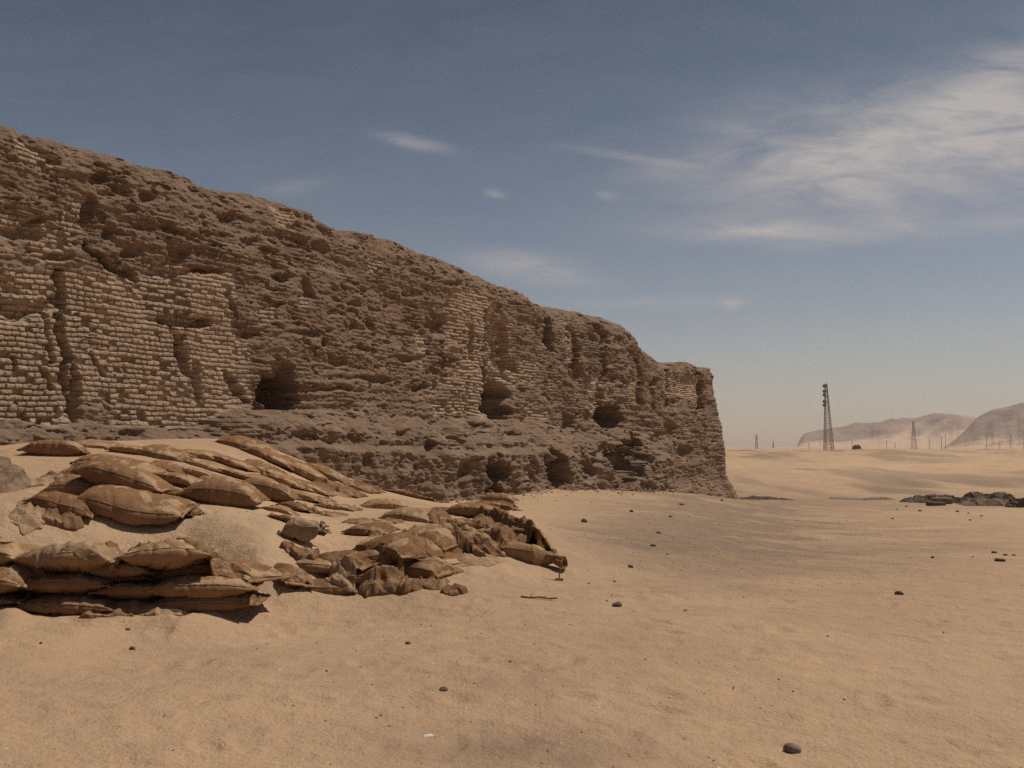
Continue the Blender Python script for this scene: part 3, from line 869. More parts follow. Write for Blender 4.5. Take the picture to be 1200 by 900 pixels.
bag(232, 553, 48, 'slumped sandbag half under the sand, right of the short plump bag', H=0.2, yaw=-16, mat=M_BAGP, sink=.4)
bag(276, 541, 50, 'slumped sandbag just downhill of the summit bag', H=0.2, yaw=-28, sink=.38)
bag(302, 561, 44, 'short slumped sandbag uphill of the stubby bag with the dark fold', H=0.18, yaw=-14, mat=M_BAGP, sink=.38)
bag(336, 563, 46, 'wrinkled slumped sandbag between the torn half-empty bag and the slim buried bag', H=0.2, yaw=-18, wr=1.6, sink=.36)
bag(404, 574, 38, 'small slumped sandbag just downhill from the dark rounded end bag', H=0.18, yaw=-22, mat=M_BAGD, wr=1.6, sink=.36)
bag(398, 592, 40, 'tattered flat sandbag below the trailing strips', H=0.14, yaw=-18, wr=1.8, mat=M_BAG, sink=.36)
bag(238, 580, 44, 'low sandbag tucked in at the left of the diamond shaped bag', H=0.18, yaw=-10, mat=M_BAGP, sink=.4)
bag(120, 562, 46, 'dark sandbag under the left half of the wide smooth bag', H=0.22, yaw=10, mat=M_BAGD, W=.5)
bag(172, 568, 56, 'sandbag showing one brown flank behind the swollen pair', H=0.22, yaw=-12, W=.5)
bag(330, 596, 30, 'buried sandbag corner below the stubby bag', H=0.14, yaw=-16, sink=.42, mat=M_BAGP, W=.4)
bag(520, 597, 40, 'flat sandbag edge left of the long crowning bag', H=0.13, yaw=-14, sink=.38, mat=M_BAGD, W=.4)
# lower left wall of bags
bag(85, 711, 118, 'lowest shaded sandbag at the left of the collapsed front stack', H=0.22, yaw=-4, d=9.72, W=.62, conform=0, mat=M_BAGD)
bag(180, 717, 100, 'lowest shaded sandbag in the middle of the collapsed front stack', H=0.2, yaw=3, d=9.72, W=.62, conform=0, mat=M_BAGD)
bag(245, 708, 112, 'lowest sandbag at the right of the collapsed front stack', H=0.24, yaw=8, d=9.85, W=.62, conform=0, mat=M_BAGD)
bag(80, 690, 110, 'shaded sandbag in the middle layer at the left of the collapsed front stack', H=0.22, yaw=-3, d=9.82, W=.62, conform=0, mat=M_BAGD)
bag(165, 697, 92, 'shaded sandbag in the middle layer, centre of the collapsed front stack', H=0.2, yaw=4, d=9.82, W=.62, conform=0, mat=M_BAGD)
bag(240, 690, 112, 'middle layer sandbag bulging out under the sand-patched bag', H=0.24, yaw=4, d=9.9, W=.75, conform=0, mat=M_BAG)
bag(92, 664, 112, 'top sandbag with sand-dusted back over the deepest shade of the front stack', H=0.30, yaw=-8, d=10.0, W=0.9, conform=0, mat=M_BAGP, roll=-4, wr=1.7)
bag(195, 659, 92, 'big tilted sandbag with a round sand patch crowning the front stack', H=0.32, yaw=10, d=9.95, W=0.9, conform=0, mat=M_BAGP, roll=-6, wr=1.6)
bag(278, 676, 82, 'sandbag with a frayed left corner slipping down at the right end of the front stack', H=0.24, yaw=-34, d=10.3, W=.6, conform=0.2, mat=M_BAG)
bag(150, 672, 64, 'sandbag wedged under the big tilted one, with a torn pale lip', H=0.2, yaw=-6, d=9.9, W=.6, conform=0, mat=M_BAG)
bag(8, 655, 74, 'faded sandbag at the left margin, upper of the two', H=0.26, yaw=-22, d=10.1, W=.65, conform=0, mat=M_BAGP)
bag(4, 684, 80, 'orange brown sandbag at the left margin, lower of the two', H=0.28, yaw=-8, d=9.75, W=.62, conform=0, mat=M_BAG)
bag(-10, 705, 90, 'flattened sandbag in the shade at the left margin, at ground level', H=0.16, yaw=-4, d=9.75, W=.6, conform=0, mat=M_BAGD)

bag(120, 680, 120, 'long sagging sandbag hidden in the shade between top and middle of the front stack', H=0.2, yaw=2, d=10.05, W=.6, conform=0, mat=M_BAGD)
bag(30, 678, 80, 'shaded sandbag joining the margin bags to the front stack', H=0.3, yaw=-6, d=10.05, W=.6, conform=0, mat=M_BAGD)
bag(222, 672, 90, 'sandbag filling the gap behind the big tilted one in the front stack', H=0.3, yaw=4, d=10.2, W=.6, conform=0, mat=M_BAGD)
# right heap
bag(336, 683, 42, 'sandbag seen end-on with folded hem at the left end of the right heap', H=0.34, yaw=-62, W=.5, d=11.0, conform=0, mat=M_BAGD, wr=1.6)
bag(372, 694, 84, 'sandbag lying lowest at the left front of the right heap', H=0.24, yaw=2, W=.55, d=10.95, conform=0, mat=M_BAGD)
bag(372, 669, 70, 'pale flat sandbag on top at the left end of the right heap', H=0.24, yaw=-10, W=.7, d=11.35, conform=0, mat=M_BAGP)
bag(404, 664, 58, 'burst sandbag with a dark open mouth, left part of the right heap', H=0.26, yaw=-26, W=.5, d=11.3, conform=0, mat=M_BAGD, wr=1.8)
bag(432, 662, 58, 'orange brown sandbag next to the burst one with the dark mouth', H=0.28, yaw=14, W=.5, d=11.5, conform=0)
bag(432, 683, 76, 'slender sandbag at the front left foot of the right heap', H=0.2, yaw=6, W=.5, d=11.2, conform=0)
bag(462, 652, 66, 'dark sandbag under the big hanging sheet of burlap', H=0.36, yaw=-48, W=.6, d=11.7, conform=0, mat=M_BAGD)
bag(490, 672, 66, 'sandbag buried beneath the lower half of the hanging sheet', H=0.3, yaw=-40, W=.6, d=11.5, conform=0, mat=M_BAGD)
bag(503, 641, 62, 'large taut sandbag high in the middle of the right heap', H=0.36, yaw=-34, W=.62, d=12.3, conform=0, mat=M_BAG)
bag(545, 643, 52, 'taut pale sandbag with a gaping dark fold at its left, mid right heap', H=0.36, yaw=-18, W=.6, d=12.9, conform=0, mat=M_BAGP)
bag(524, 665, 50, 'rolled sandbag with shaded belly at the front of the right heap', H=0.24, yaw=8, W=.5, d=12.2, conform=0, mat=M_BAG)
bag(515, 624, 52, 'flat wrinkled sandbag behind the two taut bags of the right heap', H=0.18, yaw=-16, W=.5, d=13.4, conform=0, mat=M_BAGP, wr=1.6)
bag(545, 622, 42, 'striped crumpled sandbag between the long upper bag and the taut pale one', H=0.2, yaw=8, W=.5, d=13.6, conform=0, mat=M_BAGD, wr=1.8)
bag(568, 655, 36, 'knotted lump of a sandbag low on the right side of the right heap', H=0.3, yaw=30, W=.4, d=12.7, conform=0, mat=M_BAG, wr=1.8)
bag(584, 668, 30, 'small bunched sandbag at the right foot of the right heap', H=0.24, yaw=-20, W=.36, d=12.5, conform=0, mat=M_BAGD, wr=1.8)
bag(575, 633, 40, 'folded sandbag spilling sand in the upper right part of the right heap', H=0.28, yaw=-40, W=.45, d=13.4, conform=0, mat=M_BAGP, wr=1.8)
bag(557, 601, 62, 'long sand-topped sandbag crowning the back of the right heap', H=0.24, yaw=-8, W=.55, d=15.0, conform=0.3, mat=M_BAG)
bag(578, 594, 48, 'empty dark sandbag behind the long crowning one of the right heap', H=0.16, yaw=-12, W=.5, d=15.6, conform=0.3, mat=M_BAGD, wr=1.8)
for i, (px, py, yw, d_, dsc) in enumerate((
        (588, 610, -58, 15.0, 'flattened sandbag on edge, nearest to the crowning bag in the slanted row'),
        (598, 617, -60, 14.7, 'flattened sandbag on edge, second from the crowning bag in the slanted row'),
        (608, 624, -62, 14.4, 'flattened sandbag on edge, third from the crowning bag in the slanted row'),
        (617, 630, -62, 14.1, 'flattened sandbag on edge, second from the outside in the slanted row'),
        (625, 635, -64, 13.9, 'flattened sandbag on edge, outermost of the slanted row, above black shade'))):
    bag(px, py, 30, dsc, H=0.14, yaw=yw, W=.62, d=d_, conform=0, roll=-38 - 4 * i, mat=(M_BAG, M_BAGD, M_BAGP, M_BAGD, M_BAG)[i], wr=1.8)
bag(600, 640, 40, 'ragged sandbag underneath the slanted row of flattened ones', H=0.3, yaw=-30, W=.6, d=13.7, conform=0, mat=M_BAGD, wr=1.7)
bag(617, 660, 56, 'pale full sandbag with a gathered neck pointing right, lowest of the right heap', H=0.36, yaw=-24, W=.52, d=12.75, conform=0.2, mat=M_BAGP, neck=True, sink=.3)

# the ground under the heaps too
gi = np.linspace(-9, 3, 130); gj = np.linspace(8, 32, 220)
ggx, ggy = np.meshgrid(gi, gj)
remember(np.stack([ggx, ggy, terrain(ggx, ggy)], -1).reshape(-1, 3), grid_faces(220, 130))
BV = BVHTree.FromPolygons(bvh_v, bvh_f)


def rag(px, py, lpx, label, W=0.5, yaw=0.0, d=None, crum=0.05, mat=None, lift=0.0, ground=False, seed=None, cat='burlap scrap', name='burlap_rag', group='torn burlap lying among the sandbags', dense=1.0):
    seed = int(px * 11 + py * 5) if seed is None else seed
    p = hit(px, py) if d is None else at_depth(px, py, d)
    L = lpx / F * p[1]
    nx, ny = int(54 * dense), int(40 * dense)
    a, b = np.meshgrid(np.linspace(-1, 1, nx), np.linspace(-1, 1, ny))
    ang = np.arctan2(b, a)
    ed = 1 + 0.22 * fbm(np.cos(ang) * 2 + seed, np.sin(ang) * 2, 3, 5)
    # ragged outline
    x = a * (1 - 0.22 * b * b) * L / 2 * ed; y = b * (1 - 0.15 * a * a) * W / 2 * ed
    x = x + 0.12 * L * fbm(b * 1.3 + seed, a * 1.3, 2, 7); y = y + 0.15 * W * fbm(a * 1.7 + seed, b * 1.7 + 5, 2, 8)
    X, Y = rot(x, y, R(yaw)); X = X + p[0]; Y = Y + p[1]
    Zs = np.empty(X.shape)
    for i in range(ny):
        for j in range(nx):
            if ground: Zs[i, j] = float(terrain(X[i, j], Y[i, j])); continue
            h = BV.ray_cast(Vector((X[i, j], Y[i, j], 6)), Vector((0, 0, -1)))
            Zs[i, j] = h[0].z if h[0] is not None else float(terrain(X[i, j], Y[i, j]))
    S = Zs.copy()
    for _ in range(6):                       # cloth bridges the hollows between what it lies on
        Pd = np.pad(S, 1, mode='edge')
        av = (Pd[:-2, 1:-1] + Pd[2:, 1:-1] + Pd[1:-1, :-2] + Pd[1:-1, 2:]) / 4
        S = np.maximum(Zs, av)
    # past an edge the cloth hangs down instead of standing out
    for j in range(nx):
        for dr in (1, -1):
            k = None; i = ny // 2
            while 0 <= i + dr < ny:
                i += dr
                if k is None:
                    if S[i, j] < S[i - dr, j] - 0.045: k = i - dr
                    else: continue
                ex, ey = X[k, j], Y[k, j]
                ln_ = math.hypot(X[i, j] - ex, Y[i, j] - ey)
                X[i, j] = ex + 0.22 * (X[i, j] - ex); Y[i, j] = ey + 0.22 * (Y[i, j] - ey)
                S[i, j] = max(S[k, j] - 0.9 * ln_, float(terrain(X[i, j], Y[i, j])) + 0.004)
    fx, fy = x / 0.17, y / 0.17
    fold = 1 - np.abs(fbm(fx * 0.8 + seed, fy * 0.45 + 0.3 * fx, 3, seed % 71)) * 2.4
    fold2 = 1 - np.abs(fbm(fx * 1.9 - seed, fy * 2.2 + 2, 2, seed % 67)) * 2.2
    em = np.maximum(np.abs(a), np.abs(b))
    amp = 0.62 * crum * (0.6 + 0.6 * n2(fx * 0.3, fy * 0.3, 3)) * (1 - 0.85 * em ** 5)
    S = S + 0.012 - 0.022 * em ** 6 + lift + np.maximum(amp * np.clip(fold, -0.2, 1), 0) + 0.35 * np.maximum(amp * np.clip(fold2, 0, 1), 0)
    X = X + amp * 0.5 * fbm(fx, fy + 9, 2, 33); Y = Y + amp * 0.5 * fbm(fx + 9, fy, 2, 34)
    T = np.stack([X, Y, S], -1)
    gu = np.gradient(T, axis=1); gv = np.gradient(T, axis=0)
    N = np.cross(gu, gv); N /= np.linalg.norm(N, axis=-1, keepdims=True) + 1e-9
    top = (T + N * 0.004).reshape(-1, 3); bot = (T - N * 0.004).reshape(-1, 3)
    n_ = len(top); gf = grid_faces(ny, nx)
    per = list(range(nx)) + [i * nx + nx - 1 for i in range(1, ny)] + [(ny - 1) * nx + i for i in range(nx - 2, -1, -1)] + [i * nx for i in range(ny - 2, 0, -1)]
    sd = np.array([(per[k], per[k - 1], per[k - 1] + n_, per[k] + n_) for k in range(len(per))])
    fs = np.concatenate([gf, (gf + n_)[:, ::-1], sd])
    o = mesh_obj(name, np.concatenate([top, bot]) - p, fs, mat or M_RAG, loc=p)
    return tag(o, label, cat, group)


rag(500, 655, 92, 'big sheet of burlap hanging over the front of the right heap', W=1.3, yaw=-52, d=11.8, crum=0.05, mat=M_BAG, cat='burlap sheet', name='burlap_sheet', dense=1.6)
rag(455, 632, 74, 'folded burlap strip along the upper edge of the big hanging sheet', W=.55, yaw=-8, d=12.2, crum=0.07, mat=M_BAGP)
rag(560, 680, 52, 'burlap flap spread on the sand at the right foot of the right heap', W=.8, yaw=-35, d=12.15, crum=0.05, mat=M_RAGP)
rag(450, 697, 52, 'knotted tangle of dark burlap at the front foot of the right heap', W=.45, yaw=8, d=10.9, crum=0.16)
rag(478, 700, 34, 'curled coils of burlap beside the knotted tangle', W=.3, yaw=-10, d=10.8, crum=0.15)
rag(508, 702, 44, 'pointed burlap tail touching the sand below the hanging sheet', W=.4, yaw=-20, d=10.9, crum=0.08)
rag(531, 694, 30, 'small dark twist of burlap on the sand right of the pointed tail', W=.22, yaw=-40, crum=0.09, mat=M_BAGD)
rag(575, 672, 34, 'stiff burlap fold over the knotted lump in the right heap', W=.4, yaw=30, d=12.6, crum=0.12)
rag(530, 612, 62, 'wrinkled burlap strips strewn behind the taut bags of the right heap', W=.7, yaw=-12, crum=0.10)
rag(582, 622, 46, 'shredded burlap over the inner side of the slanted row', W=.7, yaw=-50, d=14.2, crum=0.12)
rag(612, 642, 44, 'shredded burlap over the outer side of the slanted row', W=.6, yaw=-58, d=13.7, crum=0.13)
rag(590, 598, 40, 'dark crumpled burlap at the back corner of the right heap', W=.5, yaw=-20, crum=0.12, mat=M_BAGD)
rag(545, 662, 40, 'crumpled burlap between the rolled bag and the knotted lump', W=.5, yaw=20, d=12.3, crum=0.14)
rag(562, 640, 34, 'crumpled pale burlap tucked at the right of the taut pale bag', W=.4, yaw=-30, d=13.0, crum=0.13, mat=M_RAGP)
rag(592, 652, 34, 'crumpled burlap at the left shoulder of the necked bag', W=.45, yaw=-10, d=13.2, crum=0.15, mat=M_BAG)
rag(572, 612, 40, 'crumpled burlap sagging off the front of the long crowning bag', W=.45, yaw=-14, d=14.5, crum=0.13)
rag(484, 634, 34, 'pale crumpled burlap tuft at the top corner of the large taut bag', W=.35, yaw=10, d=12.6, crum=0.15, mat=M_RAGP)
rag(400, 690, 36, 'torn burlap scrap hanging at the front left foot of the right heap', W=.3, yaw=-12, d=10.95, crum=0.12, mat=M_RAGP)
rag(355, 662, 36, 'curled burlap lip on the pale flat bag at the left end of the right heap', W=.3, yaw=-40, d=11.3, crum=0.13)
rag(640, 650, 34, 'orange frayed burlap thread patch between slanted row and upright stake', W=.35, yaw=-35, crum=0.05)
rag(92, 668, 112, 'wide burlap sheet sagging over the shaded left half of the front stack', W=.6, yaw=-5, d=9.85, crum=0.07, mat=M_RAGP, cat='burlap sheet', name='burlap_sheet', dense=1.3)
rag(250, 692, 100, 'burlap sheet sagging over the right end of the front stack', W=.42, yaw=-8, d=10.0, crum=0.07, mat=M_RAG, cat='burlap sheet', name='burlap_sheet', dense=1.2)
rag(148, 640, 52, 'dark crumpled piece of burlap on top of the front stack', W=.42, yaw=16, d=10.15, crum=0.13, mat=M_BAGD)
rag(18, 634, 74, 'faded draped burlap over the two margin bags on the left', W=.9, yaw=-30, d=10.4, crum=0.10, mat=M_RAGP)
rag(125, 721, 60, 'torn burlap lip on the sand under the shaded front stack', W=.26, yaw=4, crum=0.07, mat=M_RAG, ground=True)
rag(192, 719, 46, 'pale twisted burlap strip sticking out at the base of the front stack', W=.22, yaw=10, crum=0.06, mat=M_RAGP, ground=True)
rag(245, 668, 34, 'small stiff burlap cuff at the frayed corner of the right end bag', W=.3, yaw=20, d=10.35, crum=0.12)
rag(74, 719, 20, 'small pale scrap of cloth in the sand in front of the shaded stack', W=.14, yaw=20, crum=0.07, mat=M_RAGP, dense=.5, ground=True)
rag(292, 709, 22, 'tiny pale cloth scrap at the right corner of the front stack', W=.10, yaw=12, crum=0.08, mat=M_RAGP, dense=.5, ground=True)
rag(72, 611, 46, 'narrow dark-edged burlap piece in the sand below the pointed bag', W=.28, yaw=14, crum=0.14, ground=True)
rag(56, 566, 46, 'sand-caked crumpled burlap between the dark clod and the upper heap', W=.9, yaw=-30, crum=0.12, mat=M_RAGP)
rag(76, 556, 40, 'wrinkled burlap below the fat corner bag', W=.6, yaw=-28, crum=0.11, mat=M_RAG)
rag(40, 600, 44, 'dirty flat burlap on the sand in front of the dark clod', W=.7, yaw=10, crum=0.10, mat=M_RAGP, ground=True)
rag(312, 549, 56, 'long shredded burlap in the middle of the row below the summit', W=.7, yaw=-24, crum=0.12)
rag(396, 577, 50, 'strips of burlap trailing down from the end of the ledge row', W=.9, yaw=-38, crum=0.10)
rag(375, 585, 40, 'small burlap strips beside the faded drowned bag', W=.5, yaw=-10, crum=0.07)
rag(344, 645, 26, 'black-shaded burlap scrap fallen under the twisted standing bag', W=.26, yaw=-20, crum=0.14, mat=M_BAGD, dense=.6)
rag(390, 604, 34, 'dark torn burlap fragments on open sand, left of the sunken bag', W=.5, yaw=-10, crum=0.06, dense=.7)
rag(425, 612, 40, 'dark torn burlap fragments on open sand, above the sunken bag', W=.5, yaw=-24, crum=0.06, dense=.7)
rag(362, 600, 26, 'curled burlap fragment above the long flat empty bag', W=.3, yaw=-6, crum=0.06, dense=.6)
rag(455, 612, 32, 'burlap fragments between the long half-buried bag and the right heap', W=.5, yaw=-20, crum=0.05, dense=.7)
rag(120, 655, 34, 'sand-stiff burlap edge on the rim of the front stack, left of the crumpled piece', W=.3, yaw=-4, d=10.2, crum=0.05, mat=M_RAGP)
rag(465, 605, 36, 'sand-brown burlap edge just below the half-buried bag', W=.3, yaw=-14, crum=0.05, dense=.6)

# ------------------------------------------------------------------ stones
def stone(px, py, wpx, label, mat=None, h=0.6, cat='stone', name='stone', group='loose stones on the sand', block=False, seed=None, sub=3, d=None, sink=0.34, yaw=None):
    seed = int(px * 3 + py * 7) if seed is None else seed
    p = hit(px, py) if d is None else at_depth(px, py, d)
    w = wpx / F * p[1] * (0.86 if wpx < 15 else 1.0)
    rs = np.random.default_rng(seed)
    bm_ = bmesh.new(); bmesh.ops.create_icosphere(bm_, subdivisions=sub, radius=1.0)
    co = np.array([v.co[:] for v in bm_.verts]); fc = [[v.index for v in f.verts] for f in bm_.faces]; bm_.free()
    if block:
        co = np.sign(co) * np.abs(co) ** 0.35
        co = co / np.abs(co).max()
    for _ in range(7):
        n = rs.normal(size=3); n /= np.linalg.norm(n); t_ = rs.uniform(0.62, 0.9) if not block else rs.uniform(1.15, 1.4)
        e = co @ n - t_; co = co - np.maximum(e, 0)[:, None] * n[None] * 0.9
    co = co * (1 + 0.16 * fbm3(co[:, 0] * 1.6 + seed, co[:, 1] * 1.6, co[:, 2] * 1.6, 4, 3))[:, None]
    co = co * np.array([w / 2, w / 2 * rs.uniform(0.6, 0.95), w / 2 * h])
    x, y = rot(co[:, 0], co[:, 1], rs.uniform(-0.5, 0.5) if yaw is None else R(yaw))
    v = np.stack([x, y, co[:, 2] + w / 2 * h * (1 - 2 * sink)], -1)
    o = mesh_obj(name, v, np.array(fc), mat or M_ROCK, loc=p, smooth=True)
    return tag(o, label, cat, group)


stone(928, 881, 21, 'grey-brown stone with a notch, largest and lowest on the empty foreground sand', M_ROCKG, h=.75)
stone(723, 710, 14, 'dark angular stone on bare sand with a tiny pebble at its left', h=.7)
stone(711, 705, 5, 'tiny pebble just left of the dark angular stone', h=.8, sub=2)
stone(1053, 697, 13, 'dark rounded stone alone on the sand at the right, below the scattered bricks', h=.7)
stone(520, 809, 12, 'dark flat stone alone on the foreground sand below the right heap', h=.6)
stone(685, 612, 10, 'dark stone on the upper sand slope, nearest to the single apart sandbag', h=.8)
stone(739, 665, 8, 'small dark stone halfway up the slope right of the upright stake', h=.7)
stone(766, 640, 9, 'flat dark stone below the gravel patch on the slope', h=.5)
stone(740, 600, 6, 'small dark stone near the crest of the sand slope', h=.8, sub=2)
stone(786, 606, 5, 'small stone right of the one near the crest of the slope', h=.8, sub=2)
stone(803, 716, 5, 'small dark stone on the sand, far right of the dark angular one', h=.7, sub=2)
stone(782, 650, 4, 'pebble beside the flat dark stone on the slope', h=.7, sub=2)
stone(720, 682, 5, 'pebble above the dark angular stone', h=.7, sub=2)
stone(846, 587, 5, 'small dark stone under the right corner of the wall', h=.8, sub=2)
stone(799, 592, 8, 'pale broken brick on the crest of the sand slope', M_ROCKG, h=.7)
stone(772, 625, 8, 'pale rubble stone in the gravel patch on the slope', M_ROCKG, h=.6)
stone(1172, 658, 13, 'long dark mud brick at the far right, lowest of the scattered bricks', M_MUD, h=.45, block=True, cat='brick', name='mud_brick', group='scattered mud bricks at right')
stone(1165, 648, 6, 'small dark brick left in the scattered bricks at the far right', M_MUD, h=.6, block=True, cat='brick', name='mud_brick', group='scattered mud bricks at right')
stone(1178, 651, 5, 'small dark brick in the middle of the scattered bricks at the far right', M_MUD, h=.6, block=True, cat='brick', name='mud_brick', group='scattered mud bricks at right')
stone(1188, 651, 4, 'tiny dark brick rightmost of the scattered bricks', M_MUD, h=.6, block=True, cat='brick', name='mud_brick', group='scattered mud bricks at right')
stone(1093, 654, 5, 'dark stone left of the scattered bricks, toward the ruin', h=.9, sub=2)
stone(1046, 608, 4, 'dark stone on flat sand in front of the low ruin at its left end', h=.8, sub=2)
stone(1137, 610, 4, 'dark stone on flat sand in front of the middle of the low ruin', h=.8, sub=2)
stone(1140, 653, 3, 'pebble between the dark stone and the scattered bricks', h=.8, sub=2)
stone(155, 760, 8, 'small dark stone in front of the left stack, upper right of two', h=.6)
stone(150, 738, 7, 'small dark stone just below the left front stack', h=.6)
stone(48, 754, 5, 'dark pebble on the sand at the lower left', h=.7, sub=2)
stone(478, 754, 8, 'brownish clod on the sand below the knotted burlap tangle', M_MUDB, h=.6)
stone(970, 746, 4, 'dark pebble in the middle of the wide empty sand at right', h=.7, sub=2)
stone(784, 818, 3, 'tiny dark pebble on the lower middle sand', h=.7, sub=2)
stone(422, 878, 7, 'dark clod in the disturbed sand near the bottom edge', M_MUDB, h=.4)
stone(990, 819, 5, 'small white stone on the lower right sand', M_WHITE, h=.7, sub=2)
stone(546, 830, 6, 'pale chip lying between the white strip and the dark flat stone', M_WHITE, h=.25, sub=2)
stone(502, 863, 16, 'long flat white chip near the bottom edge', M_WHITE, h=.22, cat='chip', name='white_chip')
stone(775, 665, 5, 'pale pebble on the slope right of the small dark stone', M_WHITE, h=.4, sub=2)
stone(690, 684, 4, 'dark pebble between the stake and the pebble above the angular stone', h=.7, sub=2)

# sticks by the right heap
sp = hit(655, 680)
st = MB()
st.bar((0, 0, -0.05), (0.015, 0.0, 0.27), 0.008, 6).bar((0.015, 0, 0.265), (0.10, 0.02, 0.24), 0.011, 6, 0.006).bar((0.015, 0, 0.265), (-0.07, 0.02, 0.30), 0.009, 6, 0.005).bar((-0.04, -0.02, 0.012), (0.05, 0.0, 0.008), 0.018, 6)
tag(st.build('stake', M_WOOD, loc=sp), 'thin upright stick with a bent top, stuck in sand beside the necked bag', 'stick')
sp = hit(630, 702)
st = MB()
q = [(-0.17, 0.05, 0.02), (-0.08, 0.02, 0.012), (0.02, 0.0, 0.02), (0.12, -0.05, 0.012), (0.2, -0.07, 0.02)]
for a, b in zip(q, q[1:]): st.bar(a, b, 0.010, 6, 0.008)
st.bar(q[1], (-0.05, 0.08, 0.05), 0.006, 5, 0.003)
tag(st.build('twig', M_WOOD, loc=sp), 'dry crooked twig lying on the sand below the necked bag', 'twig')

for px, py, w_, lb in ((1078, 599, 5, 'dark rubble lump lying left of the square-cut block'), (1062, 594, 4, 'dark rubble lump at the left tip of the low ruin'), (1122, 600, 5, 'dark rubble lump right of the square-cut block'),
                       (1135, 602, 4, 'small rubble lump before the grey rubble bank'), (1051, 597, 3, 'tiny rubble lump off the left tip of the low ruin'), (1150, 605, 4, 'rubble lump in front of the middle of the grey bank')):
    stone(px, py, w_, lb, M_MUD, h=.7, cat='rubble lump', name='rubble_lump', group='rubble lumps around the low ruin', sub=2)

# gravel nobody could count
ico = bmesh.new(); bmesh.ops.create_icosphere(ico, subdivisions=1, radius=1.0)
ic = np.array([v.co[:] for v in ico.verts]); iff = np.array([[v.index for v in f.verts] for f in ico.faces]); ico.free()
vs, fs, cn = [], [], 0
for nm, count, m_, szr, box in (('gravel', 3000, M_GRAV, (0.003, 0.009), None), ('pale_gravel', 900, M_WHITE, (0.002, 0.006), None)):
    th_ = rng.uniform(-0.55, 0.55, count * 4); r_ = np.exp(rng.uniform(math.log(4.6), math.log(52), count * 4))
    x, y = r_ * np.sin(th_), r_ * np.cos(th_)
    z = terrain(x, y); qx, qy = project(x, y, z)
    w_ = 0.012 + np.exp(-(((qx - 840) / 170) ** 2 + ((qy - 625) / 45) ** 2)) + 0.10 * np.exp(-(((qx - 560) / 300) ** 2 + ((qy - 800) / 90) ** 2)) + 0.4 * np.exp(-(((qx - 230) / 120) ** 2 + ((qy - 600) / 25) ** 2)) + 0.12 * (qx > 900) * (qy < 690)
    keep = np.where(rng.uniform(0, 1, len(x)) < w_)[0][:count]
    vv, ff_ = [], []
    for k, i in enumerate(keep):
        s_ = rng.uniform(*szr) * (1 + 0.045 * r_[i])
        v = ic * (1 + 0.35 * (rng.random((len(ic), 1)) - 0.5)) * s_ * np.array([1, rng.uniform(.6, 1), rng.uniform(.4, .8)])
        vx, vy = rot(v[:, 0], v[:, 1], rng.uniform(0, 6.28))
        vv.append(np.stack([vx + x[i], vy + y[i], v[:, 2] + z[i] + s_ * 0.2], -1)); ff_.append(iff + k * len(ic))
    tag(mesh_obj(nm, np.concatenate(vv), np.concatenate(ff_), m_, smooth=False), 'tiny dark gravel scattered over the sand' if nm == 'gravel' else 'tiny pale chips scattered over the sand', 'gravel', kind='stuff')

# crumbled mud brick along the foot of the wall
fi = np.where(isfront & (U > 6) & (U < UE + 0.6))[0]
pick = rng.choice(fi, 600)
vv, ff_ = [], []
k = 0
for i in pick:
    r0 = int(np.clip((0.75) / max((ZT[i] - ZB[i]) / NR, 1e-3), 0, NR - 1))
    q_ = PXY[i] + NXY[i] * (D[r0, i] + rng.exponential(0.45) - 0.15) + WD * rng.uniform(-.2, .2)
    s_ = 0.018 + rng.exponential(0.016)
    v = ic * (1 + 0.4 * (rng.random((len(ic), 1)) - 0.5)) * min(s_, .13) * np.array([1, rng.uniform(.6, 1), rng.uniform(.5, .9)])
    vx, vy = rot(v[:, 0], v[:, 1], rng.uniform(0, 6.28))
    vv.append(np.stack([vx + q_[0], vy + q_[1], v[:, 2] + float(terrain(q_[0], q_[1])) + s_ * 0.25], -1)); ff_.append(iff + k * len(ic)); k += 1
tag(mesh_obj('rubble', np.concatenate(vv), np.concatenate(ff_), M_MUDB, smooth=False), 'crumbled mud brick debris strewn along the wall foot', 'rubble', kind='stuff')

# ------------------------------------------------------------------ low dark ruin in the hollow at right
def mass(px, py, d, lpx, hpx, wid, label, mat, name, cat, seed, group=None, yaw=0.0, rough_=0.28, peaks=None, sinkz=0.25):
    """a lumpy, broken mass of mud brick rising from the ground"""
    p = at_depth(px, py, d); p[2] = float(terrain(p[0], p[1]))
    L = lpx / F * d; H = hpx / F * d
    nx, ny = 150, 46
    a, b = np.meshgrid(np.linspace(-1, 1, nx), np.linspace(-1, 1, ny))
    x = a * L / 2; y = b * wid / 2
    top = np.ones_like(a)
    if peaks: top = np.interp(a, [q_[0] for q_ in peaks], [q_[1] for q_ in peaks])
    edge = np.clip((1 - np.abs(a) ** 6) * 1.0, 0, 1) * np.clip((1 - np.abs(b)) * 3.2, 0, 1) ** 0.5
    step = np.round(top * 5 + 0.7 * fbm(x / 0.8 + seed, y / 0.6, 3, seed)) / 5
    h = H * edge * (0.55 * top + 0.45 * step) * (1 + rough_ * fbm(x / 0.45 + seed, y / 0.4, 4, seed + 1)) - sinkz
    x = x + 0.12 * fbm(x * 2 + 5, y * 2, 3, seed + 4) * L / 8; y = y + 0.25 * fbm(x * 1.2, y * 1.2 + 3, 3, seed + 5)
    X, Y = rot(x, y, R(yaw))
    h = h + terrain(p[0] + X, p[1] + Y) - p[2]
    o = mesh_obj(name, np.stack([X, Y, h], -1).reshape(-1, 3), grid_faces(ny, nx), mat, loc=p, smooth=False)
    return tag(o, label, cat, group)


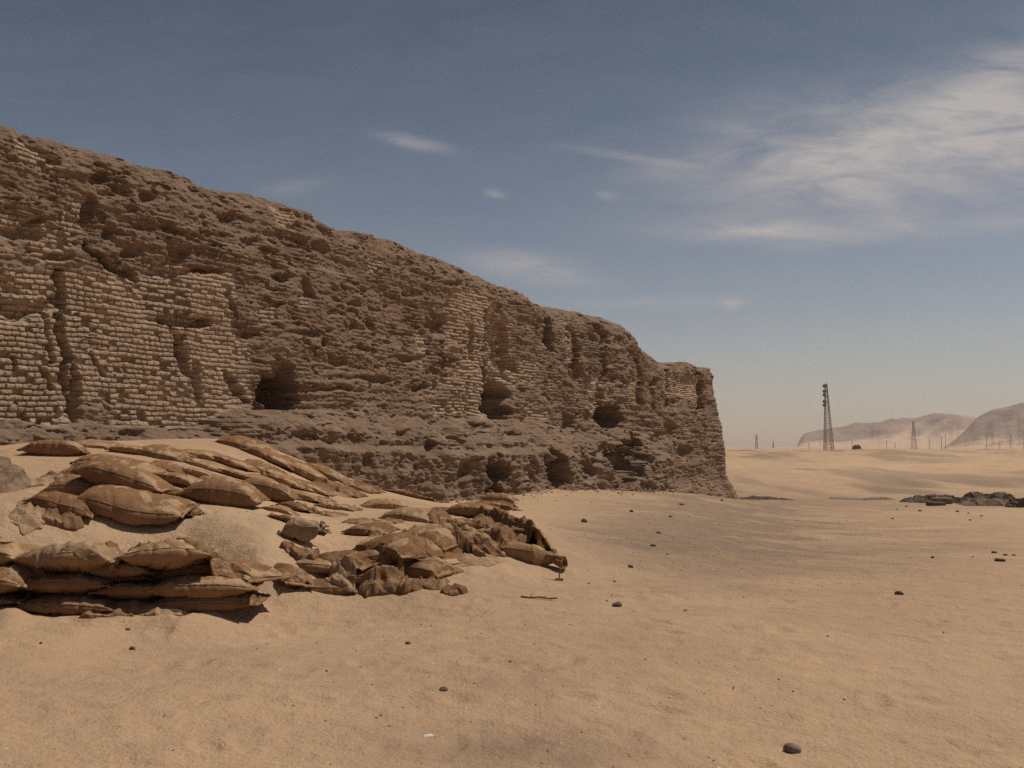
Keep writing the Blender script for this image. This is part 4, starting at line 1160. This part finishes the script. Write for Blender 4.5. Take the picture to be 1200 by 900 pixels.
mass(1105, 592, 66, 96, 13, 2.6, 'low black mud brick wall stub with broken top in the hollow at right', M_MUD, 'ruined_wall', 'ruin', 11, 'remains of the low ruin', peaks=[(-1, .75), (-.6, .9), (-.2, 1), (.1, .85), (.5, .9), (1, .7)], rough_=.3)
mass(1160, 590, 67, 70, 17, 2.4, 'tallest dark hump of the low ruin, with crumbled twin peak', M_MUD, 'rubble_heap', 'rubble heap', 23, 'remains of the low ruin', peaks=[(-1, .5), (-.65, 1), (-.35, 1), (-.1, .88), (.3, .92), (.6, .9), (1, .45)], rough_=.2)
mass(1172, 598, 61, 110, 15, 2.2, 'grey rubble bank in front of the tall hump of the low ruin', M_MUDB, 'rubble_bank', 'rubble heap', 37, 'remains of the low ruin', peaks=[(-1, .3), (-.5, .8), (0, .75), (.5, .7), (1, .9)])
mass(1196, 598, 58.5, 34, 16, 1.6, 'dark rubble corner of the low ruin at the right margin', M_MUD, 'rubble_heap', 'rubble heap', 41, 'remains of the low ruin', peaks=[(-1, .3), (-.2, .9), (1, 1)])
stone(1097, 598, 20, 'square-cut dark block standing in front of the low ruin wall', M_MUD, h=.55, block=True, cat='block', name='mud_block', group='remains of the low ruin', sub=4, d=60.5, sink=.1, yaw=4)
stone(1104, 592, 22, 'pale brown collapsed block behind the square-cut dark one', M_MUDB, h=.45, block=True, cat='block', name='mud_block', group='remains of the low ruin', sub=4, d=62.5, sink=.1, yaw=-8)
mass(900, 589.5, 65, 84, 6, 1.8, 'thin dark line of collapsed brickwork beyond the right corner of the wall', M_MUD, 'ruined_wall', 'ruin', 53, peaks=[(-1, 1), (-.5, .9), (0, .9), (.5, .7), (1, .4)], sinkz=.15)
mass(1005, 588, 72, 110, 5, 2.2, 'low dark earth bank between the collapsed brick line and the low ruin', M_MUDB, 'earth_bank', 'earth bank', 59, peaks=[(-1, .3), (-.4, .9), (0, .7), (.5, 1), (1, .4)], sinkz=.18)
mass(944, 549.5, 165, 26, 3, 4, 'short dark band of stones on the plain left of the low ruin', M_MUDB, 'stone_band', 'stones', 67, sinkz=.25)
mass(-12, 606, 13.6, 92, 72, 1.8, 'grey crumbling clod of old mud brick at the left margin beside the bags', M_MUDG, 'mud_clod', 'mud clod', 73, peaks=[(-1, 1), (-.3, .95), (.1, .8), (.5, .55), (1, .2)], yaw=14)
mass(1004, 528.5, 470, 10, 6, 3, 'small dark hut-like heap on the horizon right of the lattice mast', M_MUD, 'earth_heap', 'heap', 71, sinkz=.3)

# ------------------------------------------------------------------ mast, pylons and poles on the horizon
def horizon_base(px, d):
    x = (px - CX) / F * d
    return np.array([x, d, float(terrain(x, d)) - 0.3])


MD = 560
mb = horizon_base(970.5, MD)
s_ = MD / F
mast = empty('lattice_mast', mb)
tag(mast, 'tall lattice telecom mast with dark drum antennas down one side', 'mast')
Ht = (528 - 450) * s_ + (at_depth(970, 528, MD)[2] - mb[2])
wb, wt = 4.6, 1.0
cor = [(-1, -1), (1, -1), (1, 1), (-1, 1)]


def leg_at(i, t_, lean=-0.9):
    w_ = wb / 2 * (1 - t_) + wt / 2 * t_
    return (cor[i][0] * w_ + lean * t_, cor[i][1] * w_, Ht * t_)


for i in range(4):
    MB().bar(leg_at(i, 0), leg_at(i, 1), 0.17, 6, 0.15).build('leg', M_STEEL, mast)
br = MB()
lev = 1 - (1 - np.linspace(0, 1, 13)) ** 1.05
for k in range(12):
    for i in range(4):
        j = (i + 1) % 4
        br.bar(leg_at(i, lev[k]), leg_at(j, lev[k + 1]), 0.11, 4).bar(leg_at(j, lev[k]), leg_at(i, lev[k + 1]), 0.11, 4)
        br.bar(leg_at(i, lev[k + 1]), leg_at(j, lev[k + 1]), 0.14, 4)
br.build('bracing', M_STEEL, mast)
for yy in (452.5, 458.5, 462.5, 470.0, 474.0):
    t_ = (528 - yy) / 78.0
    c = leg_at(0, t_)
    MB().bar((c[0] - 1.1, c[1] - 0.9, c[2]), (c[0] - 0.2, c[1] + 0.1, c[2]), 0.95, 14, 0.8).build('drum_antenna', M_DRUM, mast, smooth=False)
MB().bar((leg_at(2, 1)[0] - .5, 0, Ht), (leg_at(2, 1)[0] - .5, 0, Ht + 1.2), 0.12, 5).build('tip_rod', M_STEEL, mast)


def pylon(px, ytop, d, label):
    b = horizon_base(px, d); s = d / F
    H = (527 - ytop) * s + 1.5
    o = empty('power_pylon', b)
    tag(o, label, 'pylon', 'power pylons on the horizon')
    tw = MB(); wb_, wt_ = H * 0.15, H * 0.03
    def lg(i, t_):
        w_ = wb_ / 2 * (1 - t_) ** 1.3 + wt_ / 2
        return (cor[i][0] * w_, cor[i][1] * w_, H * t_)
    r_ = 0.00017 * d
    ls = np.linspace(0, 1, 8)
    for i in range(4):
        for k in range(7):
            tw.bar(lg(i, ls[k]), lg(i, ls[k + 1]), r_, 4)
            tw.bar(lg(i, ls[k]), lg((i + 1) % 4, ls[k + 1]), r_ * 0.55, 4).bar(lg((i + 1) % 4, ls[k]), lg(i, ls[k + 1]), r_ * 0.55, 4)
    tw.build('lattice_tower', M_STEEL, o)
    for t_, w_ in ((0.72, 0.20), (0.84, 0.16), (0.95, 0.11)):
        a = MB(); a.bar((-H * w_, 0, H * t_), (H * w_, 0, H * t_), r_ * 0.8, 4).bar((-H * w_, 0, H * t_), (0, 0, H * (t_ + .04)), r_ * .6, 4).bar((H * w_, 0, H * t_), (0, 0, H * (t_ + .04)), r_ * .6, 4)
        a.build('cross_arm', M_STEEL, o)


pylon(1070, 495, 1000, 'tallest lattice power pylon, standing before the pale slope of the hills')
pylon(886, 511, 1300, 'lattice power pylon alone on the hazy horizon just right of the wall')
pylon(905.5, 520, 1800, 'tiny faint pylon on the horizon between wall and mast')


def pole(px, ytop, d, label, n=1):
    b = horizon_base(px, d); s = d / F
    H = (527 - ytop) * s + 1.5
    o = empty('utility_pole', b)
    tag(o, label, 'pole', 'poles on the horizon')
    MB().bar((0, 0, 0), (0, 0, H), 0.00027 * d, 8, 0.0002 * d).build('shaft', M_CONC, o)
    MB().bar((-0.0009 * d, 0, H * .93), (0.0009 * d, 0, H * .93), 0.00013 * d, 6).build('cross_arm', M_CONC, o)
    for sx in (-1, 1):
        MB().bar((sx * .0008 * d, 0, H * .93), (sx * .0008 * d, 0, H * .97), 0.00010 * d, 6).build('insulator', M_CONC, o)


for px, yt, d, lb in ((1102.5, 513, 640, 'dark pole, left one of the close pair before the right hill'),
                      (1107.0, 509, 640, 'dark pole, taller right one of the close pair before the right hill'),
                      (1038, 518, 760, 'short pole on the horizon between mast and tallest pylon'),
                      (1048, 519, 820, 'short pole just left of the tallest lattice pylon'),
                      (1183.5, 508, 620, 'dark pole before the sand slope near the right margin'),
                      (1155, 513, 900, 'thin faint pole before the dark right hill'),
                      (1170.5, 519, 560, 'short thin pole in front of the dune left of the right margin'),
                      (1198, 504, 620, 'pole at the very right margin of the horizon'),
                      (947.5, 521, 800, 'short faint pole to the left of the lattice mast'),
                      (998, 519, 900, 'faint short pole right behind the small dark heap'),
                      (1088, 516, 1000, 'thin faint pole right of the tallest pylon')):
    pole(px, yt, d, lb)

# ------------------------------------------------------------------ hills
def hills():
    sil_l = np.array([(900, 540), (922, 531), (932, 524), (938, 512), (942, 507), (960, 503), (990, 498), (1004, 494.5), (1030, 494), (1045, 490.5), (1075, 488), (1093, 483.5), (1120, 484.5), (1140, 487.5), (1160, 492), (1200, 505), (1300, 525), (1400, 540)], float)
    sil_r = np.array([(1085, 540), (1100, 527), (1112, 518), (1125, 508), (1135, 498), (1143, 488), (1155, 481), (1170, 477), (1184, 474.5), (1200, 470.5), (1240, 462), (1300, 452), (1400, 446), (1600, 450), (1900, 470), (2200, 520), (2600, 540)], float)
    th_ = np.radians(np.linspace(10, 62, 620)); r_ = np.linspace(1400, 4100, 260)
    T, Rr = np.meshgrid(th_, r_)
    px = CX + F * np.tan(T)
    X = Rr * np.sin(T); Y = Rr * np.cos(T)
    def H(sil_, dist):
        py = np.interp(px, sil_[:, 0], sil_[:, 1])
        return np.maximum((523 - py) / F, -0.01) * (dist * np.cos(T))
    n_ = fbm(X / 170, Y / 170, 4, 201); nf = fbm(X / 40, Y / 40, 4, 202)
    r0l = 2500 + 220 * fbm(T * 14, T * 0, 3, 203) + 40 * n_; hl = H(sil_l, r0l + 480)
    tl = np.clip((Rr - r0l) / 480, 0, 1)
    gul = 0.10 * np.abs(fbm(T * 160, Rr / 900, 3, 204))
    pl = np.where(tl < 0.62, 0.42 * (tl / 0.62) ** 1.5, 0.42 + 0.58 * sstep(0.62, 0.92, tl)) - gul * np.sin(tl * math.pi)
    zl = hl * pl * (1 - 0.8 * sstep(3300, 3900, Rr))
    r0r = 1750 + 160 * fbm(T * 16, T * 0, 3, 205) + 30 * n_; hr = H(sil_r, r0r + 420)
    tr = np.clip((Rr - r0r) / 420, 0, 1)
    pr = np.where(tr < 0.40, 0.22 * (tr / 0.40) ** 1.3, 0.22 + 0.78 * sstep(0.36, 1.0, tr)) - gul * np.sin(tr * math.pi)
    zr = hr * pr * (1 - 0.9 * sstep(2500, 3000, Rr))
    zz = np.maximum(np.maximum(zl, zr), -6.0)
    zz = zz + np.where(zz > 1, 4.0 * nf, 0) * np.clip(zz / 30, 0, 1) - 2.2
    # bare dark rock above, blown sand on the skirts and in some gullies
    fr = np.clip(np.maximum(np.where(zl > zr, pl, 0), np.where(zr >= zl, pr + 0.16, 0)), 0, 1)
    gl = np.maximum(np.exp(-((px - 1052 - (zz - 20) * .5) / 6) ** 2), np.exp(-((px - 1076 - (zz - 18) * .6) / 6) ** 2)) * (zl > zr)
    notch = np.exp(-((px - 1137) / 11) ** 2) * (zl > zr)
    rk = np.clip(sstep(0.30, 0.50, fr + 0.30 * n_ + 0.22 * nf) - gl * 0.8 * (fr < 0.85) - notch * 0.75, 0, 1)
    mk = np.stack([rk, np.where(zr >= zl, 1.0, 0.0), nf * 0.5 + 0.5, np.ones_like(rk)], -1)
    m, nt, b = new_mat('hill_rock'); g = NT(nt)
    at = g.n('ShaderNodeAttribute'); at.attribute_name = 'mask'
    sep = g.n('ShaderNodeSeparateColor'); g.l(at.outputs['Color'], sep.inputs['Color'])
    P = g.coord('Object')
    n1 = g.noise(P, 0.02, 6, 0.65)
    mp = g.n('ShaderNodeMapping'); mp.inputs['Scale'].default_value = (0.25, 0.25, 6.0); g.l(P, mp.inputs['Vector'])
    n2_ = g.noise(mp.outputs[0], 0.012, 5, 0.6)
    rock = g.mix(g.ramp(n1, [(0.35, 0.0), (0.65, 1.0)]), (0.13, 0.095, 0.075), (0.27, 0.20, 0.155))
    rock = g.mix(g.math('MULTIPLY', g.ramp(n2_, [(0.45, 0.0), (0.6, 1.0)]), 0.5), rock, (0.36, 0.27, 0.20))
    col = g.mix(sep.outputs['Red'], (0.50, 0.35, 0.22), rock)
    g.l(col, b.inputs['Base Color'])
    g.l(g.bump(n1, 8.0, 0.7), b.inputs['Normal'])
    o = mesh_obj('hills', np.stack([X, Y, zz], -1).reshape(-1, 3), grid_faces(260, 620, flip=True), m, attrs={'mask': mk.reshape(-1, 4)})
    tag(o, kind='structure')


hills()

# ------------------------------------------------------------------ haze
hm = bpy.data.materials.new('haze'); hm.use_nodes = True
nt = hm.node_tree
for n in list(nt.nodes):
    if n.type != 'OUTPUT_MATERIAL': nt.nodes.remove(n)
out = [n for n in nt.nodes if n.type == 'OUTPUT_MATERIAL'][0]
pv = nt.nodes.new('ShaderNodeVolumePrincipled')
pv.inputs['Color'].default_value = (0.935, 0.825, 0.805, 1)
pv.inputs['Density'].default_value = 0.000158
pv.inputs['Anisotropy'].default_value = 0.25
nt.links.new(pv.outputs['Volume'], out.inputs['Volume'])
bm2 = bmesh.new(); bmesh.ops.create_cube(bm2, size=1.0)
hv = np.array([v.co[:] for v in bm2.verts]); hf = [[v.index for v in f.verts] for f in bm2.faces]; bm2.free()
zlo, zhi = -12.0, 230.0
hv = hv * np.array([9600, 9600, zhi - zlo]) + np.array([0, 0, (zhi + zlo) / 2])
hz = mesh_obj('haze', hv, hf, hm, smooth=False)
tag(hz, 'dusty air hanging over the desert plain', 'haze', kind='stuff')

# ------------------------------------------------------------------ sky, sun, camera
SUN_AZ, SUN_EL = 65.0, 59.0          # degrees right of the view direction, degrees up
world = bpy.data.worlds.new('World'); scene.world = world; world.use_nodes = True
g = NT(world.node_tree)
bg = world.node_tree.nodes['Background']
sky = g.n('ShaderNodeTexSky'); sky.sky_type = 'NISHITA'; sky.sun_disc = False
sky.sun_elevation = R(SUN_EL); sky.sun_rotation = R(SUN_AZ)
sky.air_density = 1.0; sky.dust_density = 0.7; sky.ozone_density = 1.0; sky.altitude = 80
D0 = g.coord('Generated')
sx = g.n('ShaderNodeSeparateXYZ'); g.l(D0, sx.inputs[0])
hs = g.n('ShaderNodeHueSaturation'); hs.inputs['Saturation'].default_value = 1.0; hs.inputs['Value'].default_value = 1.0
g.l(sky.outputs['Color'], hs.inputs['Color'])
shade = g.ramp(sx.outputs['Z'], [(0.10, (1, 1, 1)), (0.42, (0.47, 0.565, 0.575)), (0.75, (0.42, 0.53, 0.55))])
col = g.mix(1.0, g.mix(1.0, hs.outputs['Color'], shade, 'MULTIPLY'), (1.0, 1.0, 0.985), 'MULTIPLY')
# cirrus: thin streaked cloud, placed by compass direction and height above the horizon
yy = g.math('MAXIMUM', sx.outputs['Y'], 0.05)
gx = g.math('DIVIDE', sx.outputs['X'], yy); gz = g.math('DIVIDE', sx.outputs['Z'], yy)
cv = g.n('ShaderNodeCombineXYZ'); g.l(gx, cv.inputs[0]); g.l(gz, cv.inputs[1])
mp = g.n('ShaderNodeMapping'); mp.inputs['Rotation'].default_value = (0, 0, R(-14)); mp.inputs['Scale'].default_value = (2.4, 9.0, 1)
g.l(cv.outputs[0], mp.inputs['Vector'])
wisp = g.noise(mp.outputs[0], 3.4, 11, 0.62, 0.55)
mp2 = g.n('ShaderNodeMapping'); mp2.inputs['Rotation'].default_value = (0, 0, R(-4)); mp2.inputs['Scale'].default_value = (3.0, 14.0, 1)
g.l(cv.outputs[0], mp2.inputs['Vector'])
wisp2 = g.noise(mp2.outputs[0], 3.0, 9, 0.62, 0.7)


def gdir(px, py):
    r = ray(px, py); return r[0] / r[1], r[2] / r[1]


def cloud(px, py, rx, ry, ang, amt):
    cx_, cz_ = gdir(px, py); a = R(ang)
    dx = g.math('SUBTRACT', gx, cx_); dz = g.math('SUBTRACT', gz, cz_)
    u = g.math('ADD', g.math('MULTIPLY', dx, math.cos(a)), g.math('MULTIPLY', dz, math.sin(a)))
    v = g.math('SUBTRACT', g.math('MULTIPLY', dz, math.cos(a)), g.math('MULTIPLY', dx, math.sin(a)))
    e = g.math('ADD', g.math('POWER', g.math('DIVIDE', u, rx / F), 2.0), g.math('POWER', g.math('DIVIDE', v, ry / F), 2.0))
    return g.math('MULTIPLY', g.math('POWER', 2.718, g.math('MULTIPLY', e, -1.0)), amt)


def total(lst):
    t_ = lst[0]
    for q_ in lst[1:]: t_ = g.math('ADD', t_, q_)
    return t_


m1 = total([cloud(1020, 185, 200, 60, 8, 1.0), cloud(1150, 125, 210, 55, 22, 1.1), cloud(1190, 80, 90, 26, 24, .6), cloud(1010, 235, 80, 18, -14, 0.6), cloud(880, 190, 110, 16, 4, 0.6), cloud(1250, 180, 120, 60, 10, 0.8), cloud(890, 135, 90, 30, 10, 0.3)])
m2 = total([cloud(920, 271, 125, 15, -2, 1.0), cloud(625, 315, 70, 17, -8, 0.75), cloud(485, 167, 36, 7, -12, 0.8), cloud(740, 184, 70, 5, -8, 0.5), cloud(1175, 262, 70, 10, 4, 0.45), cloud(770, 355, 90, 8, 0, 0.5), cloud(580, 227, 12, 5, -10, 0.6), cloud(710, 229, 14, 6, -10, 0.5), cloud(857, 355, 12, 7, 0, 0.6), cloud(340, 220, 40, 10, 10, 0.3), cloud(1090, 262, 90, 12, 0, 0.3)])
k1 = g.math('MULTIPLY', m1, g.ramp(wisp, [(0.28, 0.10), (0.74, 1.0)]))
k2 = g.math('MULTIPLY', m2, g.ramp(wisp2, [(0.30, 0.18), (0.66, 1.0)]))
veil = g.math('MULTIPLY', g.ramp(wisp, [(0.35, 0.0), (0.85, 1.0)]), 0.07)
ck = g.math('ADD', g.math('ADD', k1, k2), veil)
ahead = g.math('GREATER_THAN', sx.outputs['Y'], 0.06)
ck = g.math('MULTIPLY', g.math('MULTIPLY', ck, ahead), 0.92, clamp=True)
CLOUD = (7.7, 7.35, 7.2)
col = g.mix(ck, col, CLOUD)
g.l(col, bg.inputs['Color'])
bg.inputs['Strength'].default_value = 0.055

sun = bpy.data.lights.new('sun', 'SUN'); sun.energy = 3.5; sun.angle = R(0.53); sun.color = (1.0, 0.925, 0.82)
so = bpy.data.objects.new('sun', sun); C.objects.link(so)
sd = Vector((math.sin(R(SUN_AZ)) * math.cos(R(SUN_EL)), math.cos(R(SUN_AZ)) * math.cos(R(SUN_EL)), math.sin(R(SUN_EL))))
so.rotation_euler = sd.to_track_quat('Z', 'Y').to_euler()
so.location = (0, 0, 60)

cam = bpy.data.cameras.new('camera'); cam.sensor_width = 36.0; cam.lens = 36.0 * F / 1200.0
cam.clip_start = 0.05; cam.clip_end = 20000
co = bpy.data.objects.new('camera', cam); C.objects.link(co)
co.location = tuple(EYE); co.rotation_euler = (math.pi / 2 + PITCH, 0, 0)
scene.camera = co

scene.render.engine = 'CYCLES'
scene.cycles.max_bounces = 5; scene.cycles.diffuse_bounces = 3; scene.cycles.volume_bounces = 1
scene.cycles.use_denoising = False
vs_ = scene.view_settings
vs_.view_transform = 'Standard'; vs_.look = 'None'; vs_.gamma = 1.0; vs_.exposure = 0.03; vs_.use_curve_mapping = False
